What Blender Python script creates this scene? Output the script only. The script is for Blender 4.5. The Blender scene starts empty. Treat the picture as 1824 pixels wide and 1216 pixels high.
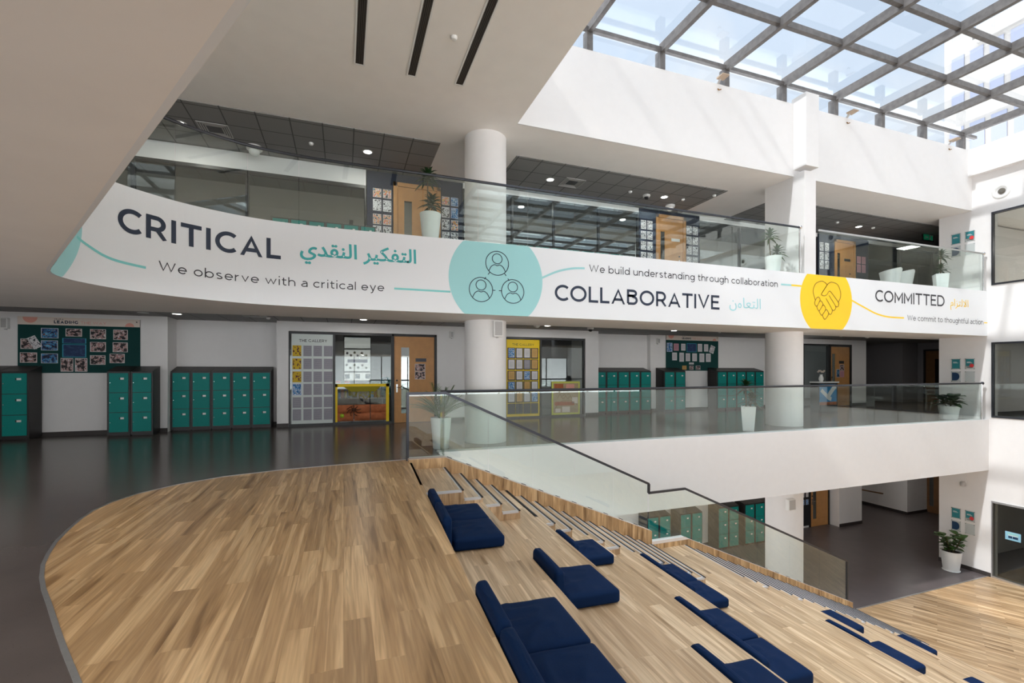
import bpy, bmesh, math, random
from mathutils import Vector, Matrix, Quaternion, noise as mnoise

# ---------------------------------------------------------------- scene, camera, light
S = bpy.context.scene
COL = S.collection
S.view_settings.view_transform = 'Standard'
S.view_settings.look = 'None'
S.view_settings.gamma = 1.0
S.view_settings.exposure = 0.80
S.view_settings.use_curve_mapping = False
try:
    S.cycles.transparent_max_bounces = 32
    S.cycles.max_bounces = 10
    S.cycles.diffuse_bounces = 6
    S.cycles.sample_clamp_indirect = 6.0
    S.cycles.use_denoising = True
except Exception:
    pass

YAW = math.atan2(300, 831)
cd = bpy.data.cameras.new('camera')
cam = bpy.data.objects.new('camera', cd)
COL.objects.link(cam)
cam.location = (0, 0, 1.5)
cam.rotation_euler = (math.pi/2, 0, -YAW)
cd.sensor_width = 36
cd.lens = 36*831/1824
cd.shift_y = 52/1824
cd.clip_start = 0.05
cd.clip_end = 400
S.camera = cam

def mknode(nt, t, **kw):
    n = nt.nodes.new(t)
    for k, v in kw.items():
        if k in n.inputs: n.inputs[k].default_value = v
        else: setattr(n, k, v)
    return n

# world: pale hazy sky with soft clouds
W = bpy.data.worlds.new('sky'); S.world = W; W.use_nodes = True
nt = W.node_tree; nt.nodes.clear()
out = mknode(nt, 'ShaderNodeOutputWorld'); bg = mknode(nt, 'ShaderNodeBackground')
tc = mknode(nt, 'ShaderNodeTexCoord')
nz = mknode(nt, 'ShaderNodeTexNoise', Scale=3.2, Detail=5.0, Roughness=0.55)
cr = mknode(nt, 'ShaderNodeValToRGB')
cr.color_ramp.elements[0].position = 0.42; cr.color_ramp.elements[0].color = (0.72, 0.83, 0.98, 1)
cr.color_ramp.elements[1].position = 0.60; cr.color_ramp.elements[1].color = (1.0, 1.0, 1.0, 1)
nt.links.new(tc.outputs['Generated'], nz.inputs['Vector'])
nt.links.new(nz.outputs['Fac'], cr.inputs['Fac'])
# below the horizon: added bright glow, out of view, that lifts the soffits
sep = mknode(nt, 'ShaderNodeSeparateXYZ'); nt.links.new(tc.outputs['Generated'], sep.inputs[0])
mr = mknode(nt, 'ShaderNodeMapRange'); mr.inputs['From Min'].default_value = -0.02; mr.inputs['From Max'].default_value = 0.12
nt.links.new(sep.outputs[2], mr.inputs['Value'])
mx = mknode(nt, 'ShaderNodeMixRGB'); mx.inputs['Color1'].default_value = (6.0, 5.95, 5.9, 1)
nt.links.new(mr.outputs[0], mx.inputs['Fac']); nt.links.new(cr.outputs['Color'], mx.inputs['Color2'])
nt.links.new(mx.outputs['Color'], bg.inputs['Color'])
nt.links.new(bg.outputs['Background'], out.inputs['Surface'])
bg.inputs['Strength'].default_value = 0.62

def sun(name, d, strength, angle, color):
    l = bpy.data.lights.new(name, 'SUN'); l.energy = strength; l.angle = math.radians(angle); l.color = color
    o = bpy.data.objects.new(name, l); COL.objects.link(o)
    o.rotation_euler = Vector(d).to_track_quat('-Z', 'Y').to_euler(); o.location = (0, 0, 30)
    return o
sun('sun', (1.0, 0.13, -1.07), 1.7, 1.6, (1.0, 0.97, 0.93))
sun('sky_fill', (0.06, -0.12, -1.0), 3.1, 62, (0.88, 0.94, 1.0))  # added wide lamp, extra fill through the skylight on top of the sky
sun('front_fill', (0.22, 1.0, -0.30), 0.25, 100, (1.0, 0.98, 0.95))  # added wide lamp from behind the camera, brightens the banner side

# ---------------------------------------------------------------- materials
def srgb(r, g, b):
    f = lambda c: (c/255/12.92) if c/255 <= 0.04045 else ((c/255+0.055)/1.055)**2.4
    return (f(r), f(g), f(b), 1)

def mat(name, col, rough=0.5, metal=0.0, spec=0.5, noise_amt=0.0, noise_scale=40, bump=0.0, emit=None, es=1.0):
    m = bpy.data.materials.new(name); m.use_nodes = True
    nt = m.node_tree; b = nt.nodes['Principled BSDF']
    b.inputs['Base Color'].default_value = col
    b.inputs['Roughness'].default_value = rough
    b.inputs['Metallic'].default_value = metal
    b.inputs['Specular IOR Level'].default_value = spec
    if emit:
        b.inputs['Emission Color'].default_value = emit; b.inputs['Emission Strength'].default_value = es
    t = mknode(nt, 'ShaderNodeTexCoord')
    n = mknode(nt, 'ShaderNodeTexNoise', Scale=noise_scale, Detail=3.0)
    nt.links.new(t.outputs['Object'], n.inputs['Vector'])
    if noise_amt > 0:
        mx = mknode(nt, 'ShaderNodeMixRGB', blend_type='MULTIPLY')
        mx.inputs['Fac'].default_value = 1.0
        mx.inputs['Color1'].default_value = col
        r = mknode(nt, 'ShaderNodeValToRGB')
        r.color_ramp.elements[0].position = 0.3; r.color_ramp.elements[1].position = 0.7
        k = 1-noise_amt; r.color_ramp.elements[0].color = (k, k, k, 1); r.color_ramp.elements[1].color = (1, 1, 1, 1)
        nt.links.new(n.outputs['Fac'], r.inputs['Fac']); nt.links.new(r.outputs['Color'], mx.inputs['Color2'])
        nt.links.new(mx.outputs['Color'], b.inputs['Base Color'])
    if bump > 0:
        bp = mknode(nt, 'ShaderNodeBump'); bp.inputs['Strength'].default_value = bump; bp.inputs['Distance'].default_value = 0.01
        nt.links.new(n.outputs['Fac'], bp.inputs['Height']); nt.links.new(bp.outputs['Normal'], b.inputs['Normal'])
    return m

def glass(name, tint, refl=0.9, rough=0.0, base=0.05):
    m = bpy.data.materials.new(name); m.use_nodes = True
    nt = m.node_tree; nt.nodes.clear()
    o = mknode(nt, 'ShaderNodeOutputMaterial'); mix = mknode(nt, 'ShaderNodeMixShader')
    tr = mknode(nt, 'ShaderNodeBsdfTransparent'); tr.inputs['Color'].default_value = tint
    gl = mknode(nt, 'ShaderNodeBsdfGlossy'); gl.inputs['Roughness'].default_value = rough
    gl.inputs['Color'].default_value = (0.95, 1.0, 0.98, 1)
    lw = mknode(nt, 'ShaderNodeLayerWeight'); lw.inputs['Blend'].default_value = 0.5
    p = mknode(nt, 'ShaderNodeMath', operation='POWER'); p.inputs[1].default_value = 5
    a = mknode(nt, 'ShaderNodeMath', operation='MULTIPLY_ADD'); a.inputs[1].default_value = refl; a.inputs[2].default_value = base
    nt.links.new(lw.outputs['Facing'], p.inputs[0]); nt.links.new(p.outputs[0], a.inputs[0])
    nt.links.new(a.outputs[0], mix.inputs['Fac']); nt.links.new(tr.outputs[0], mix.inputs[1]); nt.links.new(gl.outputs[0], mix.inputs[2])
    nt.links.new(mix.outputs[0], o.inputs['Surface'])
    return m

def wood(name, angle, base=1.0, tint=(1, 1, 1)):
    """oak planks running along +Y turned by angle (radians)"""
    m = bpy.data.materials.new(name); m.use_nodes = True
    nt = m.node_tree; b = nt.nodes['Principled BSDF']; L = nt.links.new
    t = mknode(nt, 'ShaderNodeTexCoord'); mp = mknode(nt, 'ShaderNodeMapping')
    mp.inputs['Rotation'].default_value = (0, 0, math.pi/2+angle)
    L(t.outputs['Object'], mp.inputs['Vector'])
    br = mknode(nt, 'ShaderNodeTexBrick', offset=0.37, offset_frequency=2, squash=1.0)
    br.inputs['Color1'].default_value = (0, 0, 0, 1); br.inputs['Color2'].default_value = (1, 1, 1, 1)
    br.inputs['Mortar'].default_value = (0.25, 0.25, 0.25, 1)
    br.inputs['Scale'].default_value = 1.0; br.inputs['Mortar Size'].default_value = 0.0012
    br.inputs['Mortar Smooth'].default_value = 0.0
    br.inputs['Brick Width'].default_value = 1.25; br.inputs['Row Height'].default_value = 0.155
    L(mp.outputs[0], br.inputs['Vector'])
    bw = mknode(nt, 'ShaderNodeRGBToBW'); L(br.outputs['Color'], bw.inputs[0])
    # grain: stretched noise, shifted for every plank
    mp2 = mknode(nt, 'ShaderNodeMapping'); mp2.inputs['Scale'].default_value = (0.5, 8.5, 1.0)
    L(mp.outputs[0], mp2.inputs['Vector'])
    ml = mknode(nt, 'ShaderNodeMath', operation='MULTIPLY'); ml.inputs[1].default_value = 37.0; L(bw.outputs[0], ml.inputs[0])
    n1 = mknode(nt, 'ShaderNodeTexNoise', noise_dimensions='4D', Scale=1.25, Detail=2.5, Roughness=0.5, Distortion=0.8)
    L(mp2.outputs[0], n1.inputs['Vector']); L(ml.outputs[0], n1.inputs['W'])
    # cathedral rings
    m3 = mknode(nt, 'ShaderNodeMath', operation='MULTIPLY'); m3.inputs[1].default_value = 34.0; L(n1.outputs['Fac'], m3.inputs[0])
    sn = mknode(nt, 'ShaderNodeMath', operation='SINE'); L(m3.outputs[0], sn.inputs[0])
    mp3 = mknode(nt, 'ShaderNodeMapping'); mp3.inputs['Scale'].default_value = (2.5, 70.0, 1.0); L(mp.outputs[0], mp3.inputs['Vector'])
    n2 = mknode(nt, 'ShaderNodeTexNoise', noise_dimensions='4D', Scale=1.0, Detail=2.0); L(mp3.outputs[0], n2.inputs['Vector']); L(ml.outputs[0], n2.inputs['W'])
    c1 = mknode(nt, 'ShaderNodeValToRGB'); e = c1.color_ramp.elements
    e[0].position = 0.28; e[0].color = srgb(126, 94, 60); e[1].position = 0.72; e[1].color = srgb(200, 168, 128)
    e2 = e.new(0.5); e2.color = srgb(172, 137, 98)
    L(n1.outputs['Fac'], c1.inputs['Fac'])
    mx = mknode(nt, 'ShaderNodeMixRGB', blend_type='MULTIPLY'); mx.inputs['Fac'].default_value = 0.22
    r2 = mknode(nt, 'ShaderNodeValToRGB'); r2.color_ramp.elements[0].color = (0.25, 0.2, 0.15, 1); r2.color_ramp.elements[0].position = 0.0
    r2.color_ramp.elements[1].position = 0.45
    ma = mknode(nt, 'ShaderNodeMath', operation='MULTIPLY_ADD'); ma.inputs[1].default_value = 0.5; ma.inputs[2].default_value = 0.5
    L(sn.outputs[0], ma.inputs[0]); L(ma.outputs[0], r2.inputs['Fac'])
    L(c1.outputs['Color'], mx.inputs['Color1']); L(r2.outputs['Color'], mx.inputs['Color2'])
    mx2 = mknode(nt, 'ShaderNodeMixRGB', blend_type='MULTIPLY'); mx2.inputs['Fac'].default_value = 0.55
    r3 = mknode(nt, 'ShaderNodeValToRGB'); r3.color_ramp.elements[0].position = 0.3; r3.color_ramp.elements[0].color = (0.62, 0.55, 0.48, 1)
    r3.color_ramp.elements[1].position = 0.62
    L(n2.outputs['Fac'], r3.inputs['Fac']); L(mx.outputs['Color'], mx2.inputs['Color1']); L(r3.outputs['Color'], mx2.inputs['Color2'])
    # plank to plank tone
    r4 = mknode(nt, 'ShaderNodeValToRGB'); r4.color_ramp.elements[0].color = (0.82*tint[0]*base, 0.79*tint[1]*base, 0.76*tint[2]*base, 1)
    r4.color_ramp.elements[1].color = (1.08*tint[0]*base, 1.06*tint[1]*base, 1.04*tint[2]*base, 1)
    L(bw.outputs[0], r4.inputs['Fac'])
    mx3 = mknode(nt, 'ShaderNodeMixRGB', blend_type='MULTIPLY'); mx3.inputs['Fac'].default_value = 1.0
    L(mx2.outputs['Color'], mx3.inputs['Color1']); L(r4.outputs['Color'], mx3.inputs['Color2'])
    L(mx3.outputs['Color'], b.inputs['Base Color'])
    b.inputs['Roughness'].default_value = 0.33; b.inputs['Specular IOR Level'].default_value = 0.5
    return m

def tiles(name, col, line, size=0.6, lw=0.012, rough=0.7):
    m = bpy.data.materials.new(name); m.use_nodes = True
    nt = m.node_tree; b = nt.nodes['Principled BSDF']; L = nt.links.new
    t = mknode(nt, 'ShaderNodeTexCoord'); mp = mknode(nt, 'ShaderNodeMapping'); mp.inputs['Location'].default_value = (-0.2, 0.05, 0)
    L(t.outputs['Object'], mp.inputs['Vector'])
    br = mknode(nt, 'ShaderNodeTexBrick', offset=0.0, squash=1.0)
    k = 0.93
    br.inputs['Color1'].default_value = col; br.inputs['Color2'].default_value = (col[0]*k, col[1]*k, col[2]*k, 1)
    br.inputs['Mortar'].default_value = line; br.inputs['Scale'].default_value = 1.0
    br.inputs['Mortar Size'].default_value = lw; br.inputs['Mortar Smooth'].default_value = 0.0
    br.inputs['Brick Width'].default_value = size; br.inputs['Row Height'].default_value = size
    L(mp.outputs[0], br.inputs['Vector']); L(br.outputs['Color'], b.inputs['Base Color'])
    b.inputs['Roughness'].default_value = rough
    return m

def vinyl(name, col, rough):
    m = mat(name, col, rough, spec=0.3, noise_amt=0.12, noise_scale=2.5)
    nt = m.node_tree; b = nt.nodes['Principled BSDF']; L = nt.links.new
    src = b.inputs['Base Color'].links[0].from_socket
    t = mknode(nt, 'ShaderNodeTexCoord'); v = mknode(nt, 'ShaderNodeTexVoronoi', Scale=38.0)
    L(t.outputs['Object'], v.inputs['Vector'])
    r = mknode(nt, 'ShaderNodeValToRGB'); r.color_ramp.elements[0].position = 0.05; r.color_ramp.elements[0].color = (0.45, 0.45, 0.45, 1)
    r.color_ramp.elements[1].position = 0.13
    L(v.outputs['Distance'], r.inputs['Fac'])
    mx = mknode(nt, 'ShaderNodeMixRGB', blend_type='MULTIPLY'); mx.inputs['Fac'].default_value = 0.55
    L(src, mx.inputs['Color1']); L(r.outputs['Color'], mx.inputs['Color2']); L(mx.outputs['Color'], b.inputs['Base Color'])
    return m

def sheet(name, paper, ink, border=True, rows=14, photo=None):
    """paper with printed lines / a border / a picture, by generated coordinates (x across, z up)"""
    m = bpy.data.materials.new(name); m.use_nodes = True
    nt = m.node_tree; b = nt.nodes['Principled BSDF']; L = nt.links.new
    t = mknode(nt, 'ShaderNodeTexCoord'); sp = mknode(nt, 'ShaderNodeSeparateXYZ'); L(t.outputs['Generated'], sp.inputs[0])
    oi = mknode(nt, 'ShaderNodeObjectInfo')
    def M(op, a, bb=None, c=None):
        n = mknode(nt, 'ShaderNodeMath', operation=op)
        for i, q in enumerate((a, bb, c)):
            if q is None: continue
            if isinstance(q, (int, float)): n.inputs[i].default_value = q
            else: L(q, n.inputs[i])
        return n.outputs[0]
    ax = M('ABSOLUTE', M('SUBTRACT', sp.outputs[0], 0.5)); az = M('ABSOLUTE', M('SUBTRACT', sp.outputs[2], 0.5))
    mm = M('MAXIMUM', ax, az)
    inside = M('LESS_THAN', mm, 0.40)
    mx = mknode(nt, 'ShaderNodeMixRGB'); mx.inputs['Color1'].default_value = paper; mx.inputs['Color2'].default_value = ink
    if photo:
        n = mknode(nt, 'ShaderNodeTexNoise', noise_dimensions='4D', Scale=4.0, Detail=2.0)
        L(t.outputs['Generated'], n.inputs['Vector']); L(M('MULTIPLY', oi.outputs['Random'], 50.0), n.inputs['W'])
        r = mknode(nt, 'ShaderNodeValToRGB'); r.color_ramp.interpolation = 'CONSTANT'
        el = r.color_ramp.elements
        el[0].position = 0; el[0].color = photo[0]; el[1].position = 0.42; el[1].color = photo[1]
        for p, c in zip((0.5, 0.56, 0.62), photo[2:]):
            q = el.new(p); q.color = c
        L(n.outputs['Fac'], r.inputs['Fac']); L(r.outputs['Color'], mx.inputs['Color2'])
        L(M('LESS_THAN', mm, 0.455), mx.inputs['Fac'])
    else:
        fr = M('FRACT', M('MULTIPLY', sp.outputs[2], rows)); ln = M('LESS_THAN', fr, 0.35)
        wn = mknode(nt, 'ShaderNodeTexNoise', Scale=18.0); L(t.outputs['Generated'], wn.inputs['Vector'])
        wd = M('GREATER_THAN', wn.outputs['Fac'], 0.42)
        f = M('MULTIPLY', M('MULTIPLY', ln, M('LESS_THAN', mm, 0.34)), M('MULTIPLY', wd, 0.6))
        if border:
            bd = M('MULTIPLY', inside, M('GREATER_THAN', mm, 0.375)); f = M('MAXIMUM', f, M('MULTIPLY', bd, 0.85))
        L(f, mx.inputs['Fac'])
    L(mx.outputs['Color'], b.inputs['Base Color']); b.inputs['Roughness'].default_value = 0.6
    return m

M_ = {}
M_['wall'] = mat('white_wall_paint', (0.80, 0.785, 0.775, 1), 0.75, noise_amt=0.02, noise_scale=6)
M_['ceil'] = mat('ceiling_plaster', (0.92, 0.885, 0.85, 1), 0.7, noise_amt=0.03, noise_scale=3)
M_['band'] = mat('banner_vinyl_white', (0.81, 0.825, 0.84, 1), 0.45, spec=0.35)
M_['gwall'] = mat('grey_wall_paint', (0.26, 0.25, 0.26, 1), 0.7)
M_['floor'] = vinyl('grey_vinyl_floor', srgb(95, 87, 84), 0.2)
M_['floor_g'] = vinyl('grey_vinyl_ground', srgb(98, 90, 90), 0.3)
M_['carpet'] = mat('dark_carpet', srgb(70, 66, 64), 0.9, noise_amt=0.3, noise_scale=90)
M_['wood'] = wood('oak_planks', 0.0, 1.46, (1.02, 1.10, 1.12))
M_['wood_t'] = wood('oak_planks_tiers', 0.045, 1.45, (1.06, 1.26, 1.58))
M_['wood_g'] = wood('oak_planks_ground', -math.radians(27.8), 1.42, (1.04, 1.16, 1.32))
M_['black'] = mat('black_metal', (0.012, 0.012, 0.013, 1), 0.4)
M_['rub'] = mat('black_rubber', (0.010, 0.010, 0.014, 1), 0.6)
M_['alu'] = mat('brushed_aluminium', (0.62, 0.62, 0.63, 1), 0.35, metal=0.9, noise_amt=0.08, noise_scale=30)
M_['strip'] = mat('light_nosing_strip', (0.62, 0.62, 0.63, 1), 0.45, metal=0.15)
M_['steel'] = mat('weathered_steel', srgb(118, 114, 112), 0.45, metal=0.25, noise_amt=0.35, noise_scale=9)
M_['rail'] = mat('dark_steel_rail', srgb(66, 68, 74), 0.3, metal=0.7)
M_['chrome'] = mat('chrome', (0.75, 0.75, 0.76, 1), 0.15, metal=1.0)
M_['lockb'] = mat('locker_black', (0.014, 0.013, 0.013, 1), 0.45)
M_['teal'] = mat('locker_teal', (0.0, 0.235, 0.21, 1), 0.5, spec=0.25, noise_amt=0.05)
M_['white'] = mat('white_plastic', (0.8, 0.8, 0.78, 1), 0.35)
M_['lgrey'] = mat('light_grey_plastic', (0.45, 0.44, 0.43, 1), 0.5)
M_['oakdoor'] = mat('light_oak_door', srgb(196, 142, 84), 0.4, noise_amt=0.14, noise_scale=5)
M_['oakdk'] = mat('dark_oak_door', srgb(120, 84, 50), 0.45, noise_amt=0.2, noise_scale=5)
M_['navy'] = mat('navy_felt', srgb(22, 34, 58), 0.85, noise_amt=0.1, noise_scale=60)
M_['navyfab'] = mat('navy_cushion_fabric', (0.0012, 0.0165, 0.066, 1), 0.7, spec=0.12, noise_amt=0.18, noise_scale=140, bump=0.08)
M_['felt'] = mat('green_felt', srgb(0, 62, 60), 0.9, noise_amt=0.12, noise_scale=50)
M_['ink'] = mat('navy_lettering', srgb(22, 38, 62), 0.5)
M_['ink2'] = mat('charcoal_lettering', srgb(48, 48, 54), 0.5)
M_['tealtxt'] = mat('teal_lettering', srgb(62, 172, 172), 0.5)
M_['aquatxt'] = mat('pale_aqua_lettering', srgb(160, 215, 220), 0.5)
M_['aqua'] = mat('aqua_print', srgb(158, 213, 214), 0.45)
M_['aquaL'] = mat('aqua_stripe', srgb(128, 208, 205), 0.45)
M_['yel'] = mat('yellow_print', srgb(255, 208, 12), 0.45)
M_['brown'] = mat('brown_outline', srgb(128, 84, 10), 0.5)
M_['yelboard'] = mat('yellow_board', srgb(238, 204, 8), 0.55)
M_['glass'] = glass('rail_glass', (0.945, 0.982, 0.968, 1), base=0.06)
M_['wglass'] = glass('window_glass', (0.78, 0.80, 0.79, 1), base=0.05)
M_['dglass'] = glass('tinted_glass', (0.30, 0.33, 0.325, 1), refl=0.7, base=0.24)
M_['sglass'] = glass('skylight_glass', (0.93, 0.95, 0.97, 1), base=0.04)
M_['tile'] = tiles('ceiling_tiles', (0.27, 0.265, 0.26, 1), (0.09, 0.09, 0.09, 1))
M_['lamp'] = mat('lamp_diffuser', (1, 1, 1, 1), 0.5, emit=(1, 0.97, 0.92, 1), es=9.0)
M_['leafd'] = mat('dark_green_leaf', srgb(34, 66, 30), 0.4, noise_amt=0.4, noise_scale=14)
M_['leaf'] = mat('mid_green_leaf', srgb(70, 100, 46), 0.45, noise_amt=0.4, noise_scale=14)
M_['leafp'] = mat('palm_leaf', srgb(92, 122, 62), 0.5, noise_amt=0.4, noise_scale=14)
M_['soil'] = mat('soil', srgb(50, 38, 30), 0.95, noise_amt=0.5, noise_scale=60)
M_['stem'] = mat('plant_stem', srgb(96, 84, 52), 0.8, noise_amt=0.3)
M_['pot'] = mat('white_pot', (0.78, 0.80, 0.79, 1), 0.4)
M_['capstone'] = mat('pale_capstone', srgb(206, 186, 170), 0.5, noise_amt=0.1, noise_scale=8)
M_['base'] = mat('dark_skirting', srgb(58, 52, 50), 0.5)
M_['kraft'] = mat('kraft_paper', srgb(188, 108, 66), 0.8, noise_amt=0.35, noise_scale=9, bump=0.3)
M_['tan'] = mat('tan_paper', srgb(186, 164, 128), 0.8, noise_amt=0.2, noise_scale=8)
M_['lime'] = mat('lime_print', srgb(160, 190, 40), 0.6)
M_['olive'] = mat('olive_paper', srgb(150, 140, 20), 0.8, noise_amt=0.3)
M_['red'] = mat('red_print', srgb(220, 60, 62), 0.5)
M_['plq'] = mat('teal_print', srgb(44, 128, 136), 0.4)
M_['plqn'] = mat('navy_print', srgb(24, 58, 92), 0.4)
M_['pink'] = mat('pink_print', srgb(226, 160, 144), 0.6)
M_['cream'] = mat('cream_header', srgb(224, 210, 198), 0.6)
M_['bldg'] = mat('white_render', (0.31, 0.30, 0.29, 1), 0.8)
M_['bldw'] = mat('bluish_window', srgb(128, 134, 152), 0.6, spec=0.1)
M_['blue'] = mat('blue_print', srgb(52, 138, 192), 0.5)
M_['exitg'] = mat('exit_sign_green', srgb(10, 60, 44), 0.5, emit=srgb(10, 90, 60), es=0.3)
M_['sign_blue'] = mat('pale_blue_sign', srgb(150, 205, 232), 0.4)  # flat pale blue of the glass sign
M_['sh_grey'] = sheet('grey_sheet', srgb(160, 158, 167), srgb(52, 52, 58))
M_['sh_white'] = sheet('white_sheet', srgb(212, 210, 212), srgb(80, 80, 90), border=False)
M_['sh_yel'] = sheet('mustard_sheet', srgb(204, 168, 16), srgb(204, 168, 16), photo=[srgb(204, 168, 16), srgb(204, 168, 16), srgb(204, 168, 16), srgb(96, 40, 40), srgb(70, 30, 40)])
M_['sh_tan'] = sheet('tan_sheet', srgb(196, 156, 90), srgb(110, 80, 40), border=False)
M_['sh_blue'] = sheet('blue_sheet', srgb(190, 200, 230), srgb(50, 90, 150), photo=[srgb(36, 96, 150), srgb(60, 130, 190), srgb(200, 215, 230), srgb(40, 70, 110), srgb(90, 150, 200)])
M_['sh_photo'] = sheet('photo_sheet', srgb(214, 206, 204), srgb(0, 0, 0), photo=[srgb(24, 22, 30), srgb(60, 46, 46), srgb(190, 170, 166), srgb(150, 96, 90), srgb(206, 204, 208)])
M_['sh_photob'] = sheet('blue_photo_sheet', srgb(190, 200, 214), srgb(0, 0, 0), photo=[srgb(16, 18, 36), srgb(30, 60, 110), srgb(60, 150, 200), srgb(110, 60, 50), srgb(90, 180, 220)])
M_['sh_notice'] = sheet('navy_notice', srgb(46, 150, 178), srgb(14, 44, 84), photo=[srgb(14, 46, 88), srgb(14, 46, 88), srgb(18, 52, 96), srgb(40, 72, 110), srgb(18, 52, 96)])
M_['sh_pink'] = sheet('pink_sheet', srgb(190, 140, 150), srgb(120, 70, 84), border=False)
M_['sh_post'] = sheet('poster_sheet', srgb(206, 204, 200), srgb(0, 0, 0), photo=[srgb(40, 50, 60), srgb(206, 204, 200), srgb(214, 100, 86), srgb(226, 190, 90), srgb(60, 120, 150)])
M_['sh_line'] = sheet('ink_drawing_sheet', srgb(216, 216, 218), srgb(0, 0, 0), photo=[srgb(40, 40, 50), srgb(216, 216, 218), srgb(216, 216, 218), srgb(70, 70, 80), srgb(216, 216, 218)])

# ---------------------------------------------------------------- mesh helpers
class MB:
    def __init__(s): s.v = []; s.f = []
    def add(s, vs, fs):
        o = len(s.v); s.v += [tuple(p) for p in vs]; s.f += [tuple(o+i for i in f) for f in fs]; return s
    def box(s, x0, x1, y0, y1, z0, z1):
        return s.add([(x0,y0,z0),(x1,y0,z0),(x1,y1,z0),(x0,y1,z0),(x0,y0,z1),(x1,y0,z1),(x1,y1,z1),(x0,y1,z1)],
                     [(0,3,2,1),(4,5,6,7),(0,1,5,4),(1,2,6,5),(2,3,7,6),(3,0,4,7)])
    def hexa(s, pts):
        return s.add(pts, [(0,3,2,1),(4,5,6,7),(0,1,5,4),(1,2,6,5),(2,3,7,6),(3,0,4,7)])
    def prism(s, poly, z0, z1):
        n = len(poly); z0f = z0 if callable(z0) else (lambda p: z0); z1f = z1 if callable(z1) else (lambda p: z1)
        vs = [(p[0], p[1], z0f(p)) for p in poly]+[(p[0], p[1], z1f(p)) for p in poly]
        return s.add(vs, [tuple(range(n-1, -1, -1)), tuple(range(n, 2*n))]+[(i, (i+1) % n, n+(i+1) % n, n+i) for i in range(n)])
    def prism_y(s, poly, y0, y1):
        n = len(poly); vs = [(p[0], y0, p[1]) for p in poly]+[(p[0], y1, p[1]) for p in poly]
        return s.add(vs, [tuple(range(n)), tuple(range(2*n-1, n-1, -1))]+[(i, n+i, n+(i+1) % n, (i+1) % n) for i in range(n)])
    def bar(s, a, b, w, h, up=(0, 0, 1)):
        a = Vector(a); b = Vector(b); d = (b-a).normalized(); u = Vector(up)
        r = d.cross(u).normalized(); u = r.cross(d).normalized(); r *= w/2; u *= h/2
        return s.hexa([a-r-u, b-r-u, b+r-u, a+r-u, a-r+u, b-r+u, b+r+u, a+r+u])
    def tube(s, path, r, n=8, radii=None):
        P = [Vector(p) for p in path]; rings = []
        for i, p in enumerate(P):
            d = (P[min(i+1, len(P)-1)]-P[max(i-1, 0)]).normalized()
            a = d.cross(Vector((0, 0, 1)))
            if a.length < 1e-3: a = d.cross(Vector((1, 0, 0)))
            a.normalize(); b = d.cross(a).normalized(); rr = radii[i] if radii else r
            rings.append([p+a*math.cos(2*math.pi*k/n)*rr+b*math.sin(2*math.pi*k/n)*rr for k in range(n)])
        vs = [q for g in rings for q in g]; fs = []
        for i in range(len(P)-1):
            for k in range(n):
                fs.append((i*n+k, i*n+(k+1) % n, (i+1)*n+(k+1) % n, (i+1)*n+k))
        fs.append(tuple(range(n-1, -1, -1))); fs.append(tuple((len(P)-1)*n+k for k in range(n)))
        return s.add(vs, fs)
    def lathe(s, prof, c=(0, 0, 0), n=24, axis='z', ring=False):
        vs = []; fs = []
        for r, z in prof:
            for k in range(n):
                a = 2*math.pi*k/n; q = (r*math.cos(a), r*math.sin(a), z)
                if axis == 'y': q = (q[0], q[2], q[1])
                if axis == 'x': q = (q[2], q[0], q[1])
                vs.append((q[0]+c[0], q[1]+c[1], q[2]+c[2]))
        m = len(prof)
        for i in range(m-1):
            for k in range(n): fs.append((i*n+k, i*n+(k+1) % n, (i+1)*n+(k+1) % n, (i+1)*n+k))
        if ring:
            for k in range(n): fs.append(((m-1)*n+k, (m-1)*n+(k+1) % n, (k+1) % n, k))
        else:
            fs.append(tuple(range(n-1, -1, -1))); fs.append(tuple((m-1)*n+k for k in range(n)))
        return s.add(vs, fs)
    def build(s, name, m, parent=None, smooth=False, bevel=0.0, recalc=True, merge=False):
        me = bpy.data.meshes.new(name)
        me.from_pydata(s.v, [], s.f)
        if recalc or merge:
            bm = bmesh.new(); bm.from_mesh(me)
            if merge: bmesh.ops.remove_doubles(bm, verts=bm.verts, dist=1e-5)
            bmesh.ops.recalc_face_normals(bm, faces=bm.faces); bm.to_mesh(me); bm.free()
        me.materials.append(M_[m] if isinstance(m, str) else m)
        if smooth:
            for p in me.polygons: p.use_smooth = True
        o = bpy.data.objects.new(name, me); COL.objects.link(o)
        if parent: o.parent = parent
        if bevel > 0:
            b = o.modifiers.new('bevel', 'BEVEL'); b.width = bevel; b.segments = 2; b.limit_method = 'ANGLE'
        if smooth and bevel == 0:
            try:
                me.set_sharp_from_angle(angle=math.radians(40))
            except Exception: pass
        return o

def tag(o, label=None, cat=None, group=None, kind=None):
    if label: o['label'] = label
    if cat: o['category'] = cat
    if group: o['group'] = group
    if kind: o['kind'] = kind
    return o
def thing(name, label, cat, loc=(0, 0, 0), rz=0.0, group=None):
    o = bpy.data.objects.new(name, None); o.empty_display_size = 0.1; COL.objects.link(o)
    o.location = loc; o.rotation_euler = (0, 0, rz)
    return tag(o, label, cat, group)
def struct(o): o['kind'] = 'structure'; return o
def sempty(name, loc=(0, 0, 0)):
    o = bpy.data.objects.new(name, None); o.empty_display_size = 0.1; COL.objects.link(o); o.location = loc
    return struct(o)
KIDS = {}
def dup(root, loc, rz=None, label=None, group=None, drop=()):
    r = root.copy(); COL.objects.link(r); r.location = loc
    if rz is not None: r.rotation_euler = (0, 0, rz)
    if label: r['label'] = label
    if group: r['group'] = group
    for ch in list(root.children):
        if ch.name.split('.')[0] in drop: continue
        c = ch.copy(); COL.objects.link(c); c.parent = r
        for g in list(ch.children):
            d = g.copy(); COL.objects.link(d); d.parent = c
    return r
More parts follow.
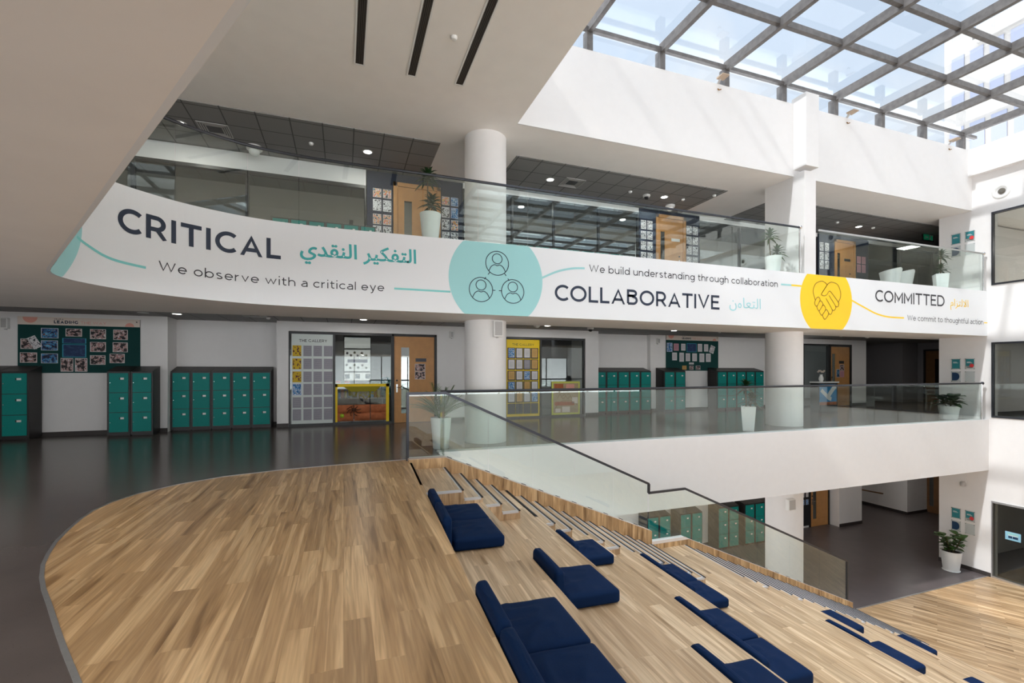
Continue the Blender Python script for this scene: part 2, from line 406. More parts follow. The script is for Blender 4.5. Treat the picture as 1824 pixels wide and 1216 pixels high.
ORD = ['first', 'second', 'third', 'fourth', 'fifth', 'sixth', 'seventh', 'eighth', 'ninth', 'tenth', 'eleventh', 'twelfth', 'thirteenth']

# ---------------------------------------------------------------- monoline lettering
def arc(cx, cy, rx, ry, a0, a1, n=18):
    return [(cx+rx*math.cos(math.radians(a0+(a1-a0)*i/n)), cy+ry*math.sin(math.radians(a0+(a1-a0)*i/n))) for i in range(n+1)]
def glyph(c, h):
    X = 0.72; r = X/2-h; q = X/2
    if c == ' ': return 0.38, []
    if c == 'C': return 0.86, [arc(.53, .5, .53-h, .5-h, 47, 313, 28)]
    if c == 'O': return 1.08, [arc(.54, .5, .54-h, .5-h, 0, 360, 36)]
    if c == 'G': return 1.0, [arc(.53, .5, .53-h, .5-h, 47, 318, 28)+[(.95-h, .17), (.95-h, .5)]]
    if c == 'I': return 2*h, [[(h, 0), (h, 1)]]
    if c == 'T': return .82, [[(0, 1-h), (.82, 1-h)], [(.41, 0), (.41, 1-h)]]
    if c == 'L': return .64, [[(h, 1), (h, h), (.64, h)]]
    if c == 'E': return .70, [[(.68, 1-h), (h, 1-h), (h, h), (.70, h)], [(h, .52), (.62, .52)]]
    if c == 'H': return .84, [[(h, 0), (h, 1)], [(.84-h, 0), (.84-h, 1)], [(h, .5), (.84-h, .5)]]
    if c == 'N': return .86, [[(h, 0), (h, 1-h*.4), (.86-h, h*.4), (.86-h, 1)]]
    if c == 'A': return .96, [[(h*.9, -.06), (.48, 1.02-h*.5), (.96-h*.9, -.06)], [(.19, .29), (.77, .29)]]
    if c == 'V': return .94, [[(h*.9, 1.06), (.47, h*.5-.02), (.94-h*.9, 1.06)]]
    if c == 'Y': return .88, [[(h, 1), (.44, .42), (.88-h, 1)], [(.44, 0), (.44, .42)]]
    if c == 'W': return 1.4, [[(h, 1), (.38, h*.4), (.70, 1-h*.4), (1.02, h*.4), (1.4-h, 1)]]
    if c == 'M': return .98, [[(h, 0), (h, 1-h*.4), (.49, .28), (.98-h, 1-h*.4), (.98-h, 0)]]
    if c == 'D': return .94, [[(h, h), (.42, h)]+arc(.42, .5, .52-h, .5-h, -90, 90, 20)+[(h, 1-h), (h, h)]]
    if c == 'R': return .78, [[(h, 0), (h, 1-h), (.40, 1-h)]+arc(.40, .665, .35-h, .335-h, 90, -90, 14)+[(h, .33+h)], [(.42, .33+h), (.76-h*.5, 0)]]
    if c == 'B': return .78, [[(h, h), (h, 1-h), (.40, 1-h)]+arc(.42, .755, .31-h, .245-h, 90, -90, 12)+[(h, .51+h)], [(h, .51+h), (.42, .51+h)]+arc(.44, .265+h*.5, .34-h, .265-h*.5, 90, -90, 12)+[(h, h)]]
    if c == '4': return .66, [[(.48, 0), (.48, 1)], [(.48, 1), (.04, .28), (.66, .28)]]
    if c == 'o': return .76, [arc(.38, q, .38-h, r, 0, 360, 28)]
    if c == 'c': return .66, [arc(.38, q, .38-h, r, 45, 315, 22)]
    if c == 'e': return .74, [[(h, q), (.74-h, q)]+arc(.37, q, .37-h, r, 0, 320, 24)[1:]]
    if c == 'b': return .78, [[(h, 0), (h, 1.04)], arc(.40, q, .38-h, r, 0, 360, 28)]
    if c == 'd': return .78, [[(.78-h, 0), (.78-h, 1.04)], arc(.38, q, .38-h, r, 0, 360, 28)]
    if c == 'g': return .78, [[(.78-h, X), (.78-h, .02)]+arc(.40, .02, .38-h, .28, 0, -140, 12), arc(.38, q, .38-h, r, 0, 360, 28)]
    if c == 'a': return .64, [[(.64-h, 0), (.64-h, .44)]+arc(.34, .44, .30-h, X-.44-h, 0, 140, 10), [(.64-h, .42), (.28, .42)]+arc(.27, .21, .27-h, .21-h, 90, 270, 12)+[(.34, h)]+arc(.34, .25, .30-h, .25-h, -90, -5, 8)]
    if c == 'i': return .16, [[(.08, 0), (.08, X)], [(.08, .93), (.08, .93+2.4*h)]]
    if c == 'l': return .16, [[(.08, 0), (.08, 1.04)]]
    if c == 'n': return .70, [[(h, 0), (h, X)], [(h, .36)]+arc(.35, .38, .35-h, X-.38-h, 180, 0, 16)+[(.70-h, 0)]]
    if c == 'h': return .70, [[(h, 0), (h, 1.04)], [(h, .36)]+arc(.35, .38, .35-h, X-.38-h, 180, 0, 16)+[(.70-h, 0)]]
    if c == 'u': return .70, [[(h, X), (h, .34)]+arc(.35, .34, .35-h, .34-h, 180, 360, 16)+[(.70-h, .34)], [(.70-h, 0), (.70-h, X)]]
    if c == 'm': return 1.18, [[(h, 0), (h, X)], [(h, .36)]+arc(.32, .40, .32-h, X-.40-h, 180, 0, 14)+[(.64-h, 0)], [(.64-h, .36)]+arc(.91-h*.5, .40, .27-h*.5, X-.40-h, 180, 0, 14)+[(1.18-h, 0)]]
    if c == 'r': return .42, [[(h, 0), (h, X)], [(h, .36)]+arc(.38, .38, .38-h, X-.38-h, 180, 95, 8)]
    if c == 's': return .60, [arc(.30, .54, .27-h, .18-h, 40, 180, 8)+[(.14, .44), (.46, .29)]+arc(.30, .18, .29-h, .18-h, 0, -145, 8)]
    if c == 't': return .46, [[(.17, .92), (.17, .20)]+arc(.35, .20, .18, .20-h, 180, 300, 8), [(.01, X-h), (.44, X-h)]]
    if c == 'f': return .44, [[(.17, 0), (.17, .82)]+arc(.37, .82, .20, .22-h, 180, 80, 8), [(.01, X-h), (.42, X-h)]]
    if c == 'v': return .70, [[(h, X), (.35, h*.5), (.70-h, X)]]
    if c == 'y': return .70, [[(h, X), (.36, .03)], [(.70-h, X), (.33, -.12)]+arc(.18, -.10, .15, .15, -10, -110, 6)]
    if c == 'w': return 1.10, [[(h, X), (.31, h*.4), (.55, X-h*.4), (.79, h*.4), (1.10-h, X)]]
    return .5, []
def ribbon(mb, pts, w, fmap, lim=None):
    pts = [p for i, p in enumerate(pts) if i == 0 or math.hypot(p[0]-pts[i-1][0], p[1]-pts[i-1][1]) > 1e-5]
    n = len(pts); L = []; closed = n > 3 and abs(pts[0][0]-pts[-1][0]) < 1e-6 and abs(pts[0][1]-pts[-1][1]) < 1e-6
    def dr(a, b):
        d = (b[0]-a[0], b[1]-a[1]); l = math.hypot(*d) or 1; return d[0]/l, d[1]/l
    for i in range(n):
        if closed and i in (0, n-1): a = dr(pts[-2], pts[0]); b = dr(pts[0], pts[1])
        else:
            a = dr(pts[i-1], pts[i]) if i > 0 else dr(pts[0], pts[1]); b = dr(pts[i], pts[i+1]) if i < n-1 else a
        t = (a[0]+b[0], a[1]+b[1]); l = math.hypot(*t)
        if l < 1e-4: t = a; l = 1
        nx, ny = -t[1]/l, t[0]/l
        c = max(0.36, nx*-a[1]+ny*a[0]); k = w/2/c
        L.append(((pts[i][0]+nx*k, pts[i][1]+ny*k), (pts[i][0]-nx*k, pts[i][1]-ny*k)))
    if lim: L = [tuple((a, min(max(b, lim[0]), lim[1])) for a, b in q) for q in L]
    vs = [fmap(*p) for q in L for p in q]
    mb.add(vs, [(2*i, 2*i+1, 2*i+3, 2*i+2) for i in range(n-1)])
def lettering(mb, s, x0, x1, zb, cap, weight, fmap, track=0.14):
    """monoline letters filling x0..x1, cap height cap on baseline zb; weight = stroke / cap height"""
    h = weight/2; tot = 0; gl = []
    for i, c in enumerate(s):
        w, st = glyph(c, h); gl.append((tot, st)); tot += w+(track if c != ' ' else 0.02)
    tot -= track; k = (x1-x0)/tot
    for (x, st), c in zip(gl, s):
        lim = (zb, zb+cap) if c.isupper() else ((zb, zb+.72*cap) if c in 'vwxz' else None)
        for p in st:
            ribbon(mb, [(x0+(x+a)*k, zb+b*cap) for a, b in p], weight*cap, fmap, lim)
def flat_y(y): return lambda x, z: (x, y, z)

# ================================================================ THE SETTING
XW, YB = 18.3, 8.38          # right wall plane, banner plane
# opening in the upper floor: straight near edge, rounded far corner, straight banner
CURVE = [(5.62, -9.0), (-2.82, 6.1), (-2.95, 6.4), (-2.97, 6.7), (-2.9, 6.98), (-2.75, 7.28), (-2.5, 7.58), (-2.15, 7.88), (-1.7, 8.13),
         (-1.2, 8.3), (-0.6, 8.38), (0.2, 8.4), (1.0, YB), (XW, YB)]
def smooth_curve(P):
    out = [P[0]]; n = len(P)
    for i in range(1, n-2):
        p0, p1, p2, p3 = P[i-1], P[i], P[i+1], P[i+2]
        if i == 1: p0 = (p1[0]+.26, p1[1]-.466)
        if i == n-3: p3 = (p2[0]+.8, p2[1])
        for k in range(6):
            t = k/6
            f = lambda a, b, c, d: .5*((2*b)+(-a+c)*t+(2*a-5*b+4*c-d)*t*t+(-a+3*b-3*c+d)*t**3)
            out.append((f(p0[0], p1[0], p2[0], p3[0]), f(p0[1], p1[1], p2[1], p3[1])))
    out.append(P[-2]); out.append(P[-1]); return out
BC = smooth_curve(CURVE)
BL = [0.0]
for a, b in zip(BC, BC[1:]): BL.append(BL[-1]+math.hypot(b[0]-a[0], b[1]-a[1]))
BL = [l+XW-BL[-1] for l in BL]
def band_pt(s, off=0.0):
    """point on the banner curve (s equals x on its straight run), moved off metres into the void"""
    i = 0
    while i < len(BL)-2 and BL[i+1] < s: i += 1
    k = (s-BL[i])/(BL[i+1]-BL[i]); a, b = BC[i], BC[i+1]
    def nrm(j):
        p, q = BC[max(j-1, 0)], BC[min(j+1, len(BC)-1)]; d = math.hypot(q[0]-p[0], q[1]-p[1]); return ((q[1]-p[1])/d, -(q[0]-p[0])/d)
    n0, n1 = nrm(i), nrm(i+1); kk = min(max(k, 0), 1)
    return (a[0]+(b[0]-a[0])*k+(n0[0]*(1-kk)+n1[0]*kk)*off, a[1]+(b[1]-a[1])*k+(n0[1]*(1-kk)+n1[1]*kk)*off)
def on_band(off): return lambda s, z: (*band_pt(s, off), z)
def curve_run(s0, s1, off, step=0.12):
    ss = [s0]+[l for l in BL if s0 < l < s1]+[s1]; return [band_pt(s, off) for s in ss]
S0 = BL[0]

# ---- level-one floor: vinyl with the oak inlay let into it
XE0 = lambda y: .97+.045*(y-6.15)
struct(MB().prism([(-9, -9), (XE0(-9), -9), (XE0(7.7), 7.7), (1.0, 7.96), (1.62, 7.96), (1.62, 8.45), (XW+.3, 8.45), (XW+.3, 2), (27, 2), (27, 17), (-9, 17)], -.35, 0).build('floor', 'floor'))
INLAY = [(1.05, 8.0), (.5, 7.98), (-.1, 7.92), (-.89, 7.81), (-1.59, 7.60), (-2.05, 7.28), (-2.35, 6.9), (-2.49, 6.55), (-2.53, 6.2), (-2.50, 5.86), (-2.44, 5.5), (-2.37, 5.17), (-2.28, 4.87),
         (-2.19, 4.61), (-2.07, 4.34), (-1.94, 4.09), (-1.78, 3.81), (-1.59, 3.47), (-1.42, 3.17), (-1.22, 2.83), (3.9, -6.0)]
INLAY = [(x, y) for x, y in INLAY if x < XE0(y)+.3]
cut = (-1.22+.5922*(2.83-.0), 0.0)
INLAY = INLAY[:-1] if INLAY[-1][1] < 0 else INLAY
INLAY += [(-1.22+.5922*(2.83-.6), .6)]
poly = INLAY+[(XE0(.6), .6), (XE0(7.7), 7.7)]
struct(MB().prism(poly, -.02, .004).build('floor_inlay', 'wood'))
mb = MB()
ring = INLAY
def offs(P, d):
    o = []
    for i, p in enumerate(P):
        a, b = P[max(i-1, 0)], P[min(i+1, len(P)-1)]; l = math.hypot(b[0]-a[0], b[1]-a[1]); o.append((p[0]+(b[1]-a[1])/l*d, p[1]-(b[0]-a[0])/l*d))
    return o
def strip(mb, P, Q, z0, z1):
    n = len(P); vs = []
    for p, q in zip(P, Q): vs += [(p[0], p[1], z0), (q[0], q[1], z0), (q[0], q[1], z1), (p[0], p[1], z1)]
    fs = []
    for i in range(n-1):
        a, b = 4*i, 4*i+4
        fs += [(a+3, a+2, b+2, b+3), (a+1, a, b, b+1), (a, a+3, b+3, b), (a+2, a+1, b+1, b+2)]
    fs += [(0, 1, 2, 3), (4*n-1, 4*n-2, 4*n-3, 4*n-4)]
    return mb.add(vs, fs)
strip(mb, offs(ring, .004), offs(ring, -.022), -.01, .008)
struct(mb.build('trim_1', 'alu'))
# ground floor
struct(MB().box(1, 27, 8.37, 17, -5.0, -4.70).build('floor_ground', 'floor_g'))
struct(MB().box(.5, XW+.3, -9, 8.37, -5.0, -4.70).build('floor_ground_oak', 'wood_g'))
struct(MB().box(XW+.3, 27, 2, 8.37, -5.0, -4.70).build('floor_ground_room', 'carpet'))
struct(MB().box(11.3, XW, 8.35, 8.39, -4.71, -4.692).build('trim_2', 'alu'))
# upper floor slab with the soffit, banner and beams
sl = curve_run(S0, XW, -.03)
struct(MB().prism([(27, 10), (-9, 10), (-9, -9)]+sl+[(XW, 9.6), (27, 9.6)], 2.55, 3.85).build('ceiling', 'ceil'))
struct(MB().box(-9, 27, 10.0, 17, 2.86, 3.85).build('floor_upper', 'carpet'))
struct(MB().box(XW+.3, 27, 2, 9.6, 2.6, 3.85).build('ceiling_room', 'ceil'))
struct(MB().box(-9, 27, 10.0, 17, 2.82, 2.86).build('ceiling_tiles', 'tile'))
banner = sempty('wall_banner')
mb = MB(); strip(mb, curve_run(S0, XW, 0), curve_run(S0, XW, -.03), 2.55, 3.90)
bo = mb.build('banner_panel', 'band', banner)
struct(MB().box(1.62, XW, 8.35, 8.6, -1.5, .03).build('wall_fascia', 'wall'))
struct(MB().box(1.62, 27, 8.6, 17, -1.5, -.35).build('ceiling_ground', 'ceil'))
struct(MB().box(XW+.3, 27, 2, 8.6, -1.5, -.35).build('ceiling_ground_room', 'ceil'))
# roof level
struct(MB().box(-9, 3.28, -9, 17, 6.45, 8.3).build('ceiling_upper', 'ceil'))
struct(MB().box(3.28, 27, 8.78, 17, 6.45, 8.295).build('ceiling_gallery', 'ceil'))
struct(MB().box(3.28, XW+.3, 8.75, 8.78, 6.45, 8.3).build('wall_beam', 'wall'))
struct(MB().box(XW+.3, 27, 2, 8.78, 6.3, 8.28).build('ceiling_upper_room', 'ceil'))
for x0, x1, n in ((-6.2, 1.98, 'ceiling_panel_left'), (3.75, 9.94, 'ceiling_panel_middle'), (11.7, 26, 'ceiling_panel_right')):
    struct(MB().box(x0, x1, 10.05, 12.05, 6.435, 6.455).build(n, 'tile'))
# outer walls
mb = MB()
for a in ((-9, 17, -.3, .15), (-9, 17, 2.55, 6.5), (4.3, 17, .15, 2.55)): mb.box(-9.2, -9, *a)
struct(mb.build('wall_left', 'wall'))
wl_ = sempty('window_13')
y = -9.0
while y < 4.2:
    MB().box(-9.15, -9.05, y-.03, y+.03, .15, 2.55).build('mullion', 'black', wl_); MB().box(-9.11, -9.1, y+.03, y+1.87, .15, 2.55).build('pane', 'sglass', wl_); y += 1.9
mb = MB()
for a in ((-5, .15), (2.55, 3.95), (6.4, 8.6)): mb.box(-9, XW+.3, -9.2, -9, *a)
struct(mb.build('wall_front', 'wall'))
wf = sempty('window_1')  # added glazing behind the camera, lets fill light into the hall
for z0, z1 in ((.15, 2.55), (3.95, 6.4)):
    x = -9.0
    while x < XW:
        MB().box(x-.03, x+.03, -9.15, -9.05, z0, z1).build('mullion', 'black', wf)
        MB().box(x+.03, x+1.92, -9.11, -9.1, z0, z1).build('pane', 'sglass', wf); x += 1.95
mb = MB()
for a in ((-9, 3.5, -4.7, 8.3), (3.5, 8.28, -2.4, .1), (3.5, 8.28, 2.35, 4.06), (3.5, 8.28, 6.25, 8.3), (8.28, 9.6, -4.7, 6.45), (8.28, 8.75, 6.45, 8.3)):
    struct(MB().box(XW, XW+.3, *a).build('wall_right', 'wall'))
struct(MB().box(XW-.2, XW, -9, 8.75, 7.47, 8.3).build('trim_right_beam', 'wall'))
struct(MB().box(XW+.3, 27, 9.3, 9.6, -4.7, 6.4).build('wall_right_return', 'wall'))
struct(MB().box(26.8, 27, 2, 9.3, -4.7, 6.4).build('wall_right_rooms_back', 'wall'))
struct(MB().box(XW+.3, 27, 1.8, 2, -4.7, 6.4).build('wall_right_rooms_side', 'wall'))
# back wall, level one
for b in ((-9, -4.05, 13.6, 14.6, 0, 2.85), (-4.05, -1.66, 14.25, 14.6, 0, 2.85), (-1.66, -1.38, 13.7, 14.6, 0, 2.85), (-1.38, 2.59, 13.7, 13.85, 2.56, 2.85), (2.59, 4.72, 13.7, 13.85, 0, 2.85), (4.72, 7.53, 13.7, 13.85, 2.56, 2.85), (7.53, 8.02, 13.7, 14.7, 0, 2.85), (8.02, 10.62, 14.62, 14.8, 0, 2.85), (10.62, 17.82, 14.42, 14.8, 0, 2.85), (17.82, 20.7, 14.0, 14.15, 2.63, 2.85), (20.7, 21.6, 14.0, 14.8, 0, 2.85)):
    struct(MB().box(*b).build('wall_back', 'wall'))
for b in ((24.9, 26.8, 14.5, 17), (21.6, 24.9, 16.6, 17), (21.4, 21.6, 14.8, 17)): struct(MB().box(*b, 0, 2.85).build('wall_corridor', 'gwall'))
mb = MB()
for x0, x1, y in ((-9, -4.05, 13.6), (-4.05, -1.66, 14.25), (-1.66, -1.38, 13.7), (2.59, 4.72, 13.7), (7.53, 8.02, 13.7), (8.02, 10.62, 14.62), (10.62, 17.82, 14.42), (20.7, 21.6, 14.0), (21.6, 24.9, 16.6)):
    mb.box(x0, x1, y-.015, y, 0, .1)
struct(mb.build('baseboard_back', 'base'))
# classroom behind the level-one windows
mb = MB()
mb.box(-1.5, .0, 17.2, 17.4, 0, 2.85); mb.box(.92, 8.0, 17.2, 17.4, 0, 2.85); mb.box(.0, .92, 17.2, 17.4, 0, 1.1); mb.box(.0, .92, 17.2, 17.4, 2.72, 2.85)
mb.box(-1.6, -1.5, 14.6, 17.2, 0, 2.85); mb.box(3.3, 3.4, 13.85, 17.2, 0, 2.85); mb.box(7.9, 8.0, 14.8, 17.2, 0, 2.85)
struct(mb.build('wall_classroom', 'gwall'))
struct(MB().box(-1.6, 8.0, 17, 17.4, -.3, 0).build('floor_classroom', 'floor'))
# back wall, ground
mb = MB()
mb.box(1, 16.2, 13.2, 13.5, -4.7, -1.5); mb.box(18.5, 19.8, 13.0, 13.5, -4.7, -1.5); mb.box(16.2, 18.5, 13.4, 13.5, -4.7, -1.5)
mb.box(19.6, 19.8, 13.5, 15.2, -4.7, -1.5); mb.box(19.8, 23.0, 15.0, 15.2, -4.7, -1.5); mb.box(22.8, 24.2, 13.1, 15.0, -4.7, -1.5)
struct(mb.build('wall_ground_back', 'wall'))
mb = MB()
for b in ((18.5, 19.8, 12.98, 13.0), (1, 16.2, 13.18, 13.2), (19.8, 22.8, 14.98, 15.0), (22.78, 22.8, 13.1, 15.0), (22.8, 24.2, 13.08, 13.1), (XW-.015, XW, 8.3, 9.6)):
    mb.box(*b, -4.7, -4.58)
struct(mb.build('baseboard_ground', 'base'))
struct(MB().box(24.2, 24.4, 9.6, 15, -4.7, -1.5).build('wall_ground_end', 'gwall'))
# back wall, upper level
mb = MB()
for x0, x1 in ((-9, -6.1),): mb.box(x0, x1, 12, 12.2, 3.85, 6.45)
mb.box(-6.1, .52, 12, 12.2, 6.05, 6.45); mb.box(2.96, 8.42, 12, 12.2, 6.3, 6.45); mb.box(10.7, 15.96, 12, 12.2, 6.3, 6.45); mb.box(18.62, 26, 12, 12.2, 6.3, 6.45)
struct(mb.build('wall_upper_back', 'wall'))
struct(MB().box(-9, 26, 15.8, 16, 3.85, 6.45).build('wall_upper_rooms', 'gwall'))
struct(MB().box(26, 26.2, 9.6, 16, -4.7, 6.45).build('wall_far', 'gwall'))
# columns and pier
for n, x, y, z0, z1, r in (('column', 2.86, 9.6, 0, 2.56, .445), ('column', 11.5, 9.62, 0, 2.56, .46), ('column', 2.86, 9.6, 3.85, 6.46, .445), ('column', 11.5, 9.62, -4.7, -1.49, .46)):
    o = MB().lathe([(r, z0), (r, z1)], (x, y, 0), 64).build('trim_column', 'wall', smooth=True); struct(o)
mb = MB(); mb.box(10.8, 11.2, 8.46, 9.62, 3.85, 6.5); mb.box(10.78, 11.23, 8.40, 8.8, 6.6, 8.42)
struct(mb.build('wall_pier', 'wall', bevel=.006))

# ---------------------------------------------------------------- stepped oak seating and its stair
SX = [.97]+[1.525+.2725*i for i in range(16)]+[6.45+.2755*i for i in range(19)]
TZ = [0.0]+[-.11-.1195*i for i in range(35)]
XE = lambda i, y: SX[i]+.045*(y-6.15)
TIERS = [(0, 2, -.30), (2, 5, -.585)]+[(i-3, i, TZ[i]) for i in range(8, 36, 3)]
YN, YF = 6.15, 7.7
seat = sempty('floor_stepped_seating')
mb0 = MB()
for k, (a, b, z) in enumerate(TIERS):
    zb = z-.9 if b < 35 else -4.8
    MB().prism([(XE(a, -5)-.02, -5), (XE(b, -5), -5), (XE(b, YF), YF), (XE(a, YF)-.02, YF)], max(zb, -4.8), z).build('tier', 'wood_t', seat)
tier_of = lambda i: next(t for t in TIERS if t[0] < i <= t[1])
for i in range(1, 36):
    zt = tier_of(i)[2]
    if TZ[i]-zt > .02:
        MB().prism([(XE(i-1, YN), YN), (XE(i, YN), YN), (XE(i, YF), YF), (XE(i-1, YF), YF)], zt-.01, TZ[i]).build('step', 'wood_t', seat)
for i in range(0, 36):
    z = TZ[i]+.004; free = i > 0 and TZ[i]-tier_of(i)[2] > .02
    y0 = YN-.006 if free else YN
    mb = MB()
    mb.prism([(XE(i, y0)-.028, y0), (XE(i, y0)+.004, y0), (XE(i, YF-.01)+.004, YF-.01), (XE(i, YF-.01)-.028, YF-.01)], z-.012, z)
    n = mb.build('nosing', 'rub', seat)
    mb = MB(); mb.prism([(XE(i, y0)-.046, y0), (XE(i, y0)-.028, y0), (XE(i, YF-.01)-.028, YF-.01), (XE(i, YF-.01)-.046, YF-.01)], z-.02, z-.001)
    if free:
        a = SX[i-1] if i in (1,) or TZ[i-1] <= TZ[i] else SX[i-1]+.01
        mb.box(a, SX[i]-.028, YN-.012, YN+.025, z-.032, z-.001)
    mb.build('nosing_strip', 'strip', seat)
def zc(x):
    if x < 1.6: return .05
    if x < 5.71: return .05-.4160*(x-1.6)
    if x < 6.62: return -1.925
    return -1.93-.4375*(x-6.62)
curb = sempty('trim_stair_curb')
def run(mb, xs, y0, y1, zt, zb):
    for a, b in zip(xs, xs[1:]):
        e = 1e-4
        mb.hexa([(a, y0, zb(a+e)), (b, y0, zb(b-e)), (b, y1, zb(b-e)), (a, y1, zb(a+e)), (a, y0, zt(a+e)), (b, y0, zt(b-e)), (b, y1, zt(b-e)), (a, y1, zt(a+e))])
    return mb
run(MB(), [1.0, 1.6, 5.71, 6.62, 11.42], 7.7, 7.83, zc, lambda x: zc(x)-.75).build('curb_board', 'wood', curb)
run(MB(), [1.0, 1.6, 5.71, 6.62, 11.42], 7.70, 7.832, lambda x: zc(x)+.006, zc).build('curb_cap', 'capstone', curb)
run(MB(), [1.0, 1.6, 5.71, 6.62, 11.42], 7.83, 7.96, lambda x: zc(x)-.002, lambda x: zc(x)-.75).build('glass_channel', 'wall', curb)
x = 1.66
while x < 11.3:
    if not 5.5 < x < 6.6:
        MB().hexa([(u_, y_, zc(u_)+h_) for h_ in (-.01, .014) for u_, y_ in ((x, 7.838), (x+.08, 7.838), (x+.08, 7.872), (x, 7.872))]).build('setting_block', 'rub', curb)
    x += .34

# ---------------------------------------------------------------- skylight
sky = sempty('window_skylight')
RX = [3.06+1.855*k for k in range(9)]
for x in RX[1:]:
    MB().box(x-.05, x+.05, -9, 8.8, 8.68, 8.88).build('rafter', 'steel', sky)
PY = [7.3-1.2*k for k in range(14)]
for y in PY: MB().box(3.28, XW+.2, y-.045, y+.045, 8.74, 8.87).build('purlin', 'steel', sky)
MB().box(3.28, XW+.2, 8.72, 8.8, 8.70, 8.78).build('eaves_beam', 'steel', sky)
for x in RX[1:]:
    MB().box(x-.07, x+.07, 8.74, 8.92, 8.3, 8.72).build('eaves_post', 'steel', sky)
for a, b in zip(RX, RX[1:]+[XW+.2]):
    MB().box(max(a, 3.28), b, -9, 8.85, 8.885, 8.895).build('roof_pane', 'sglass', sky)
    MB().box(max(a, 3.28)+.06, b-.06, 8.83, 8.84, 8.3, 8.7).build('eaves_pane', 'sglass', sky)
for y in [7.3-1.2*k for k in range(0, 14, 2)]:
    MB().box(XW-.02, XW+.1, y-.06, y+.06, 8.3, 8.72).build('eaves_post', 'steel', sky)
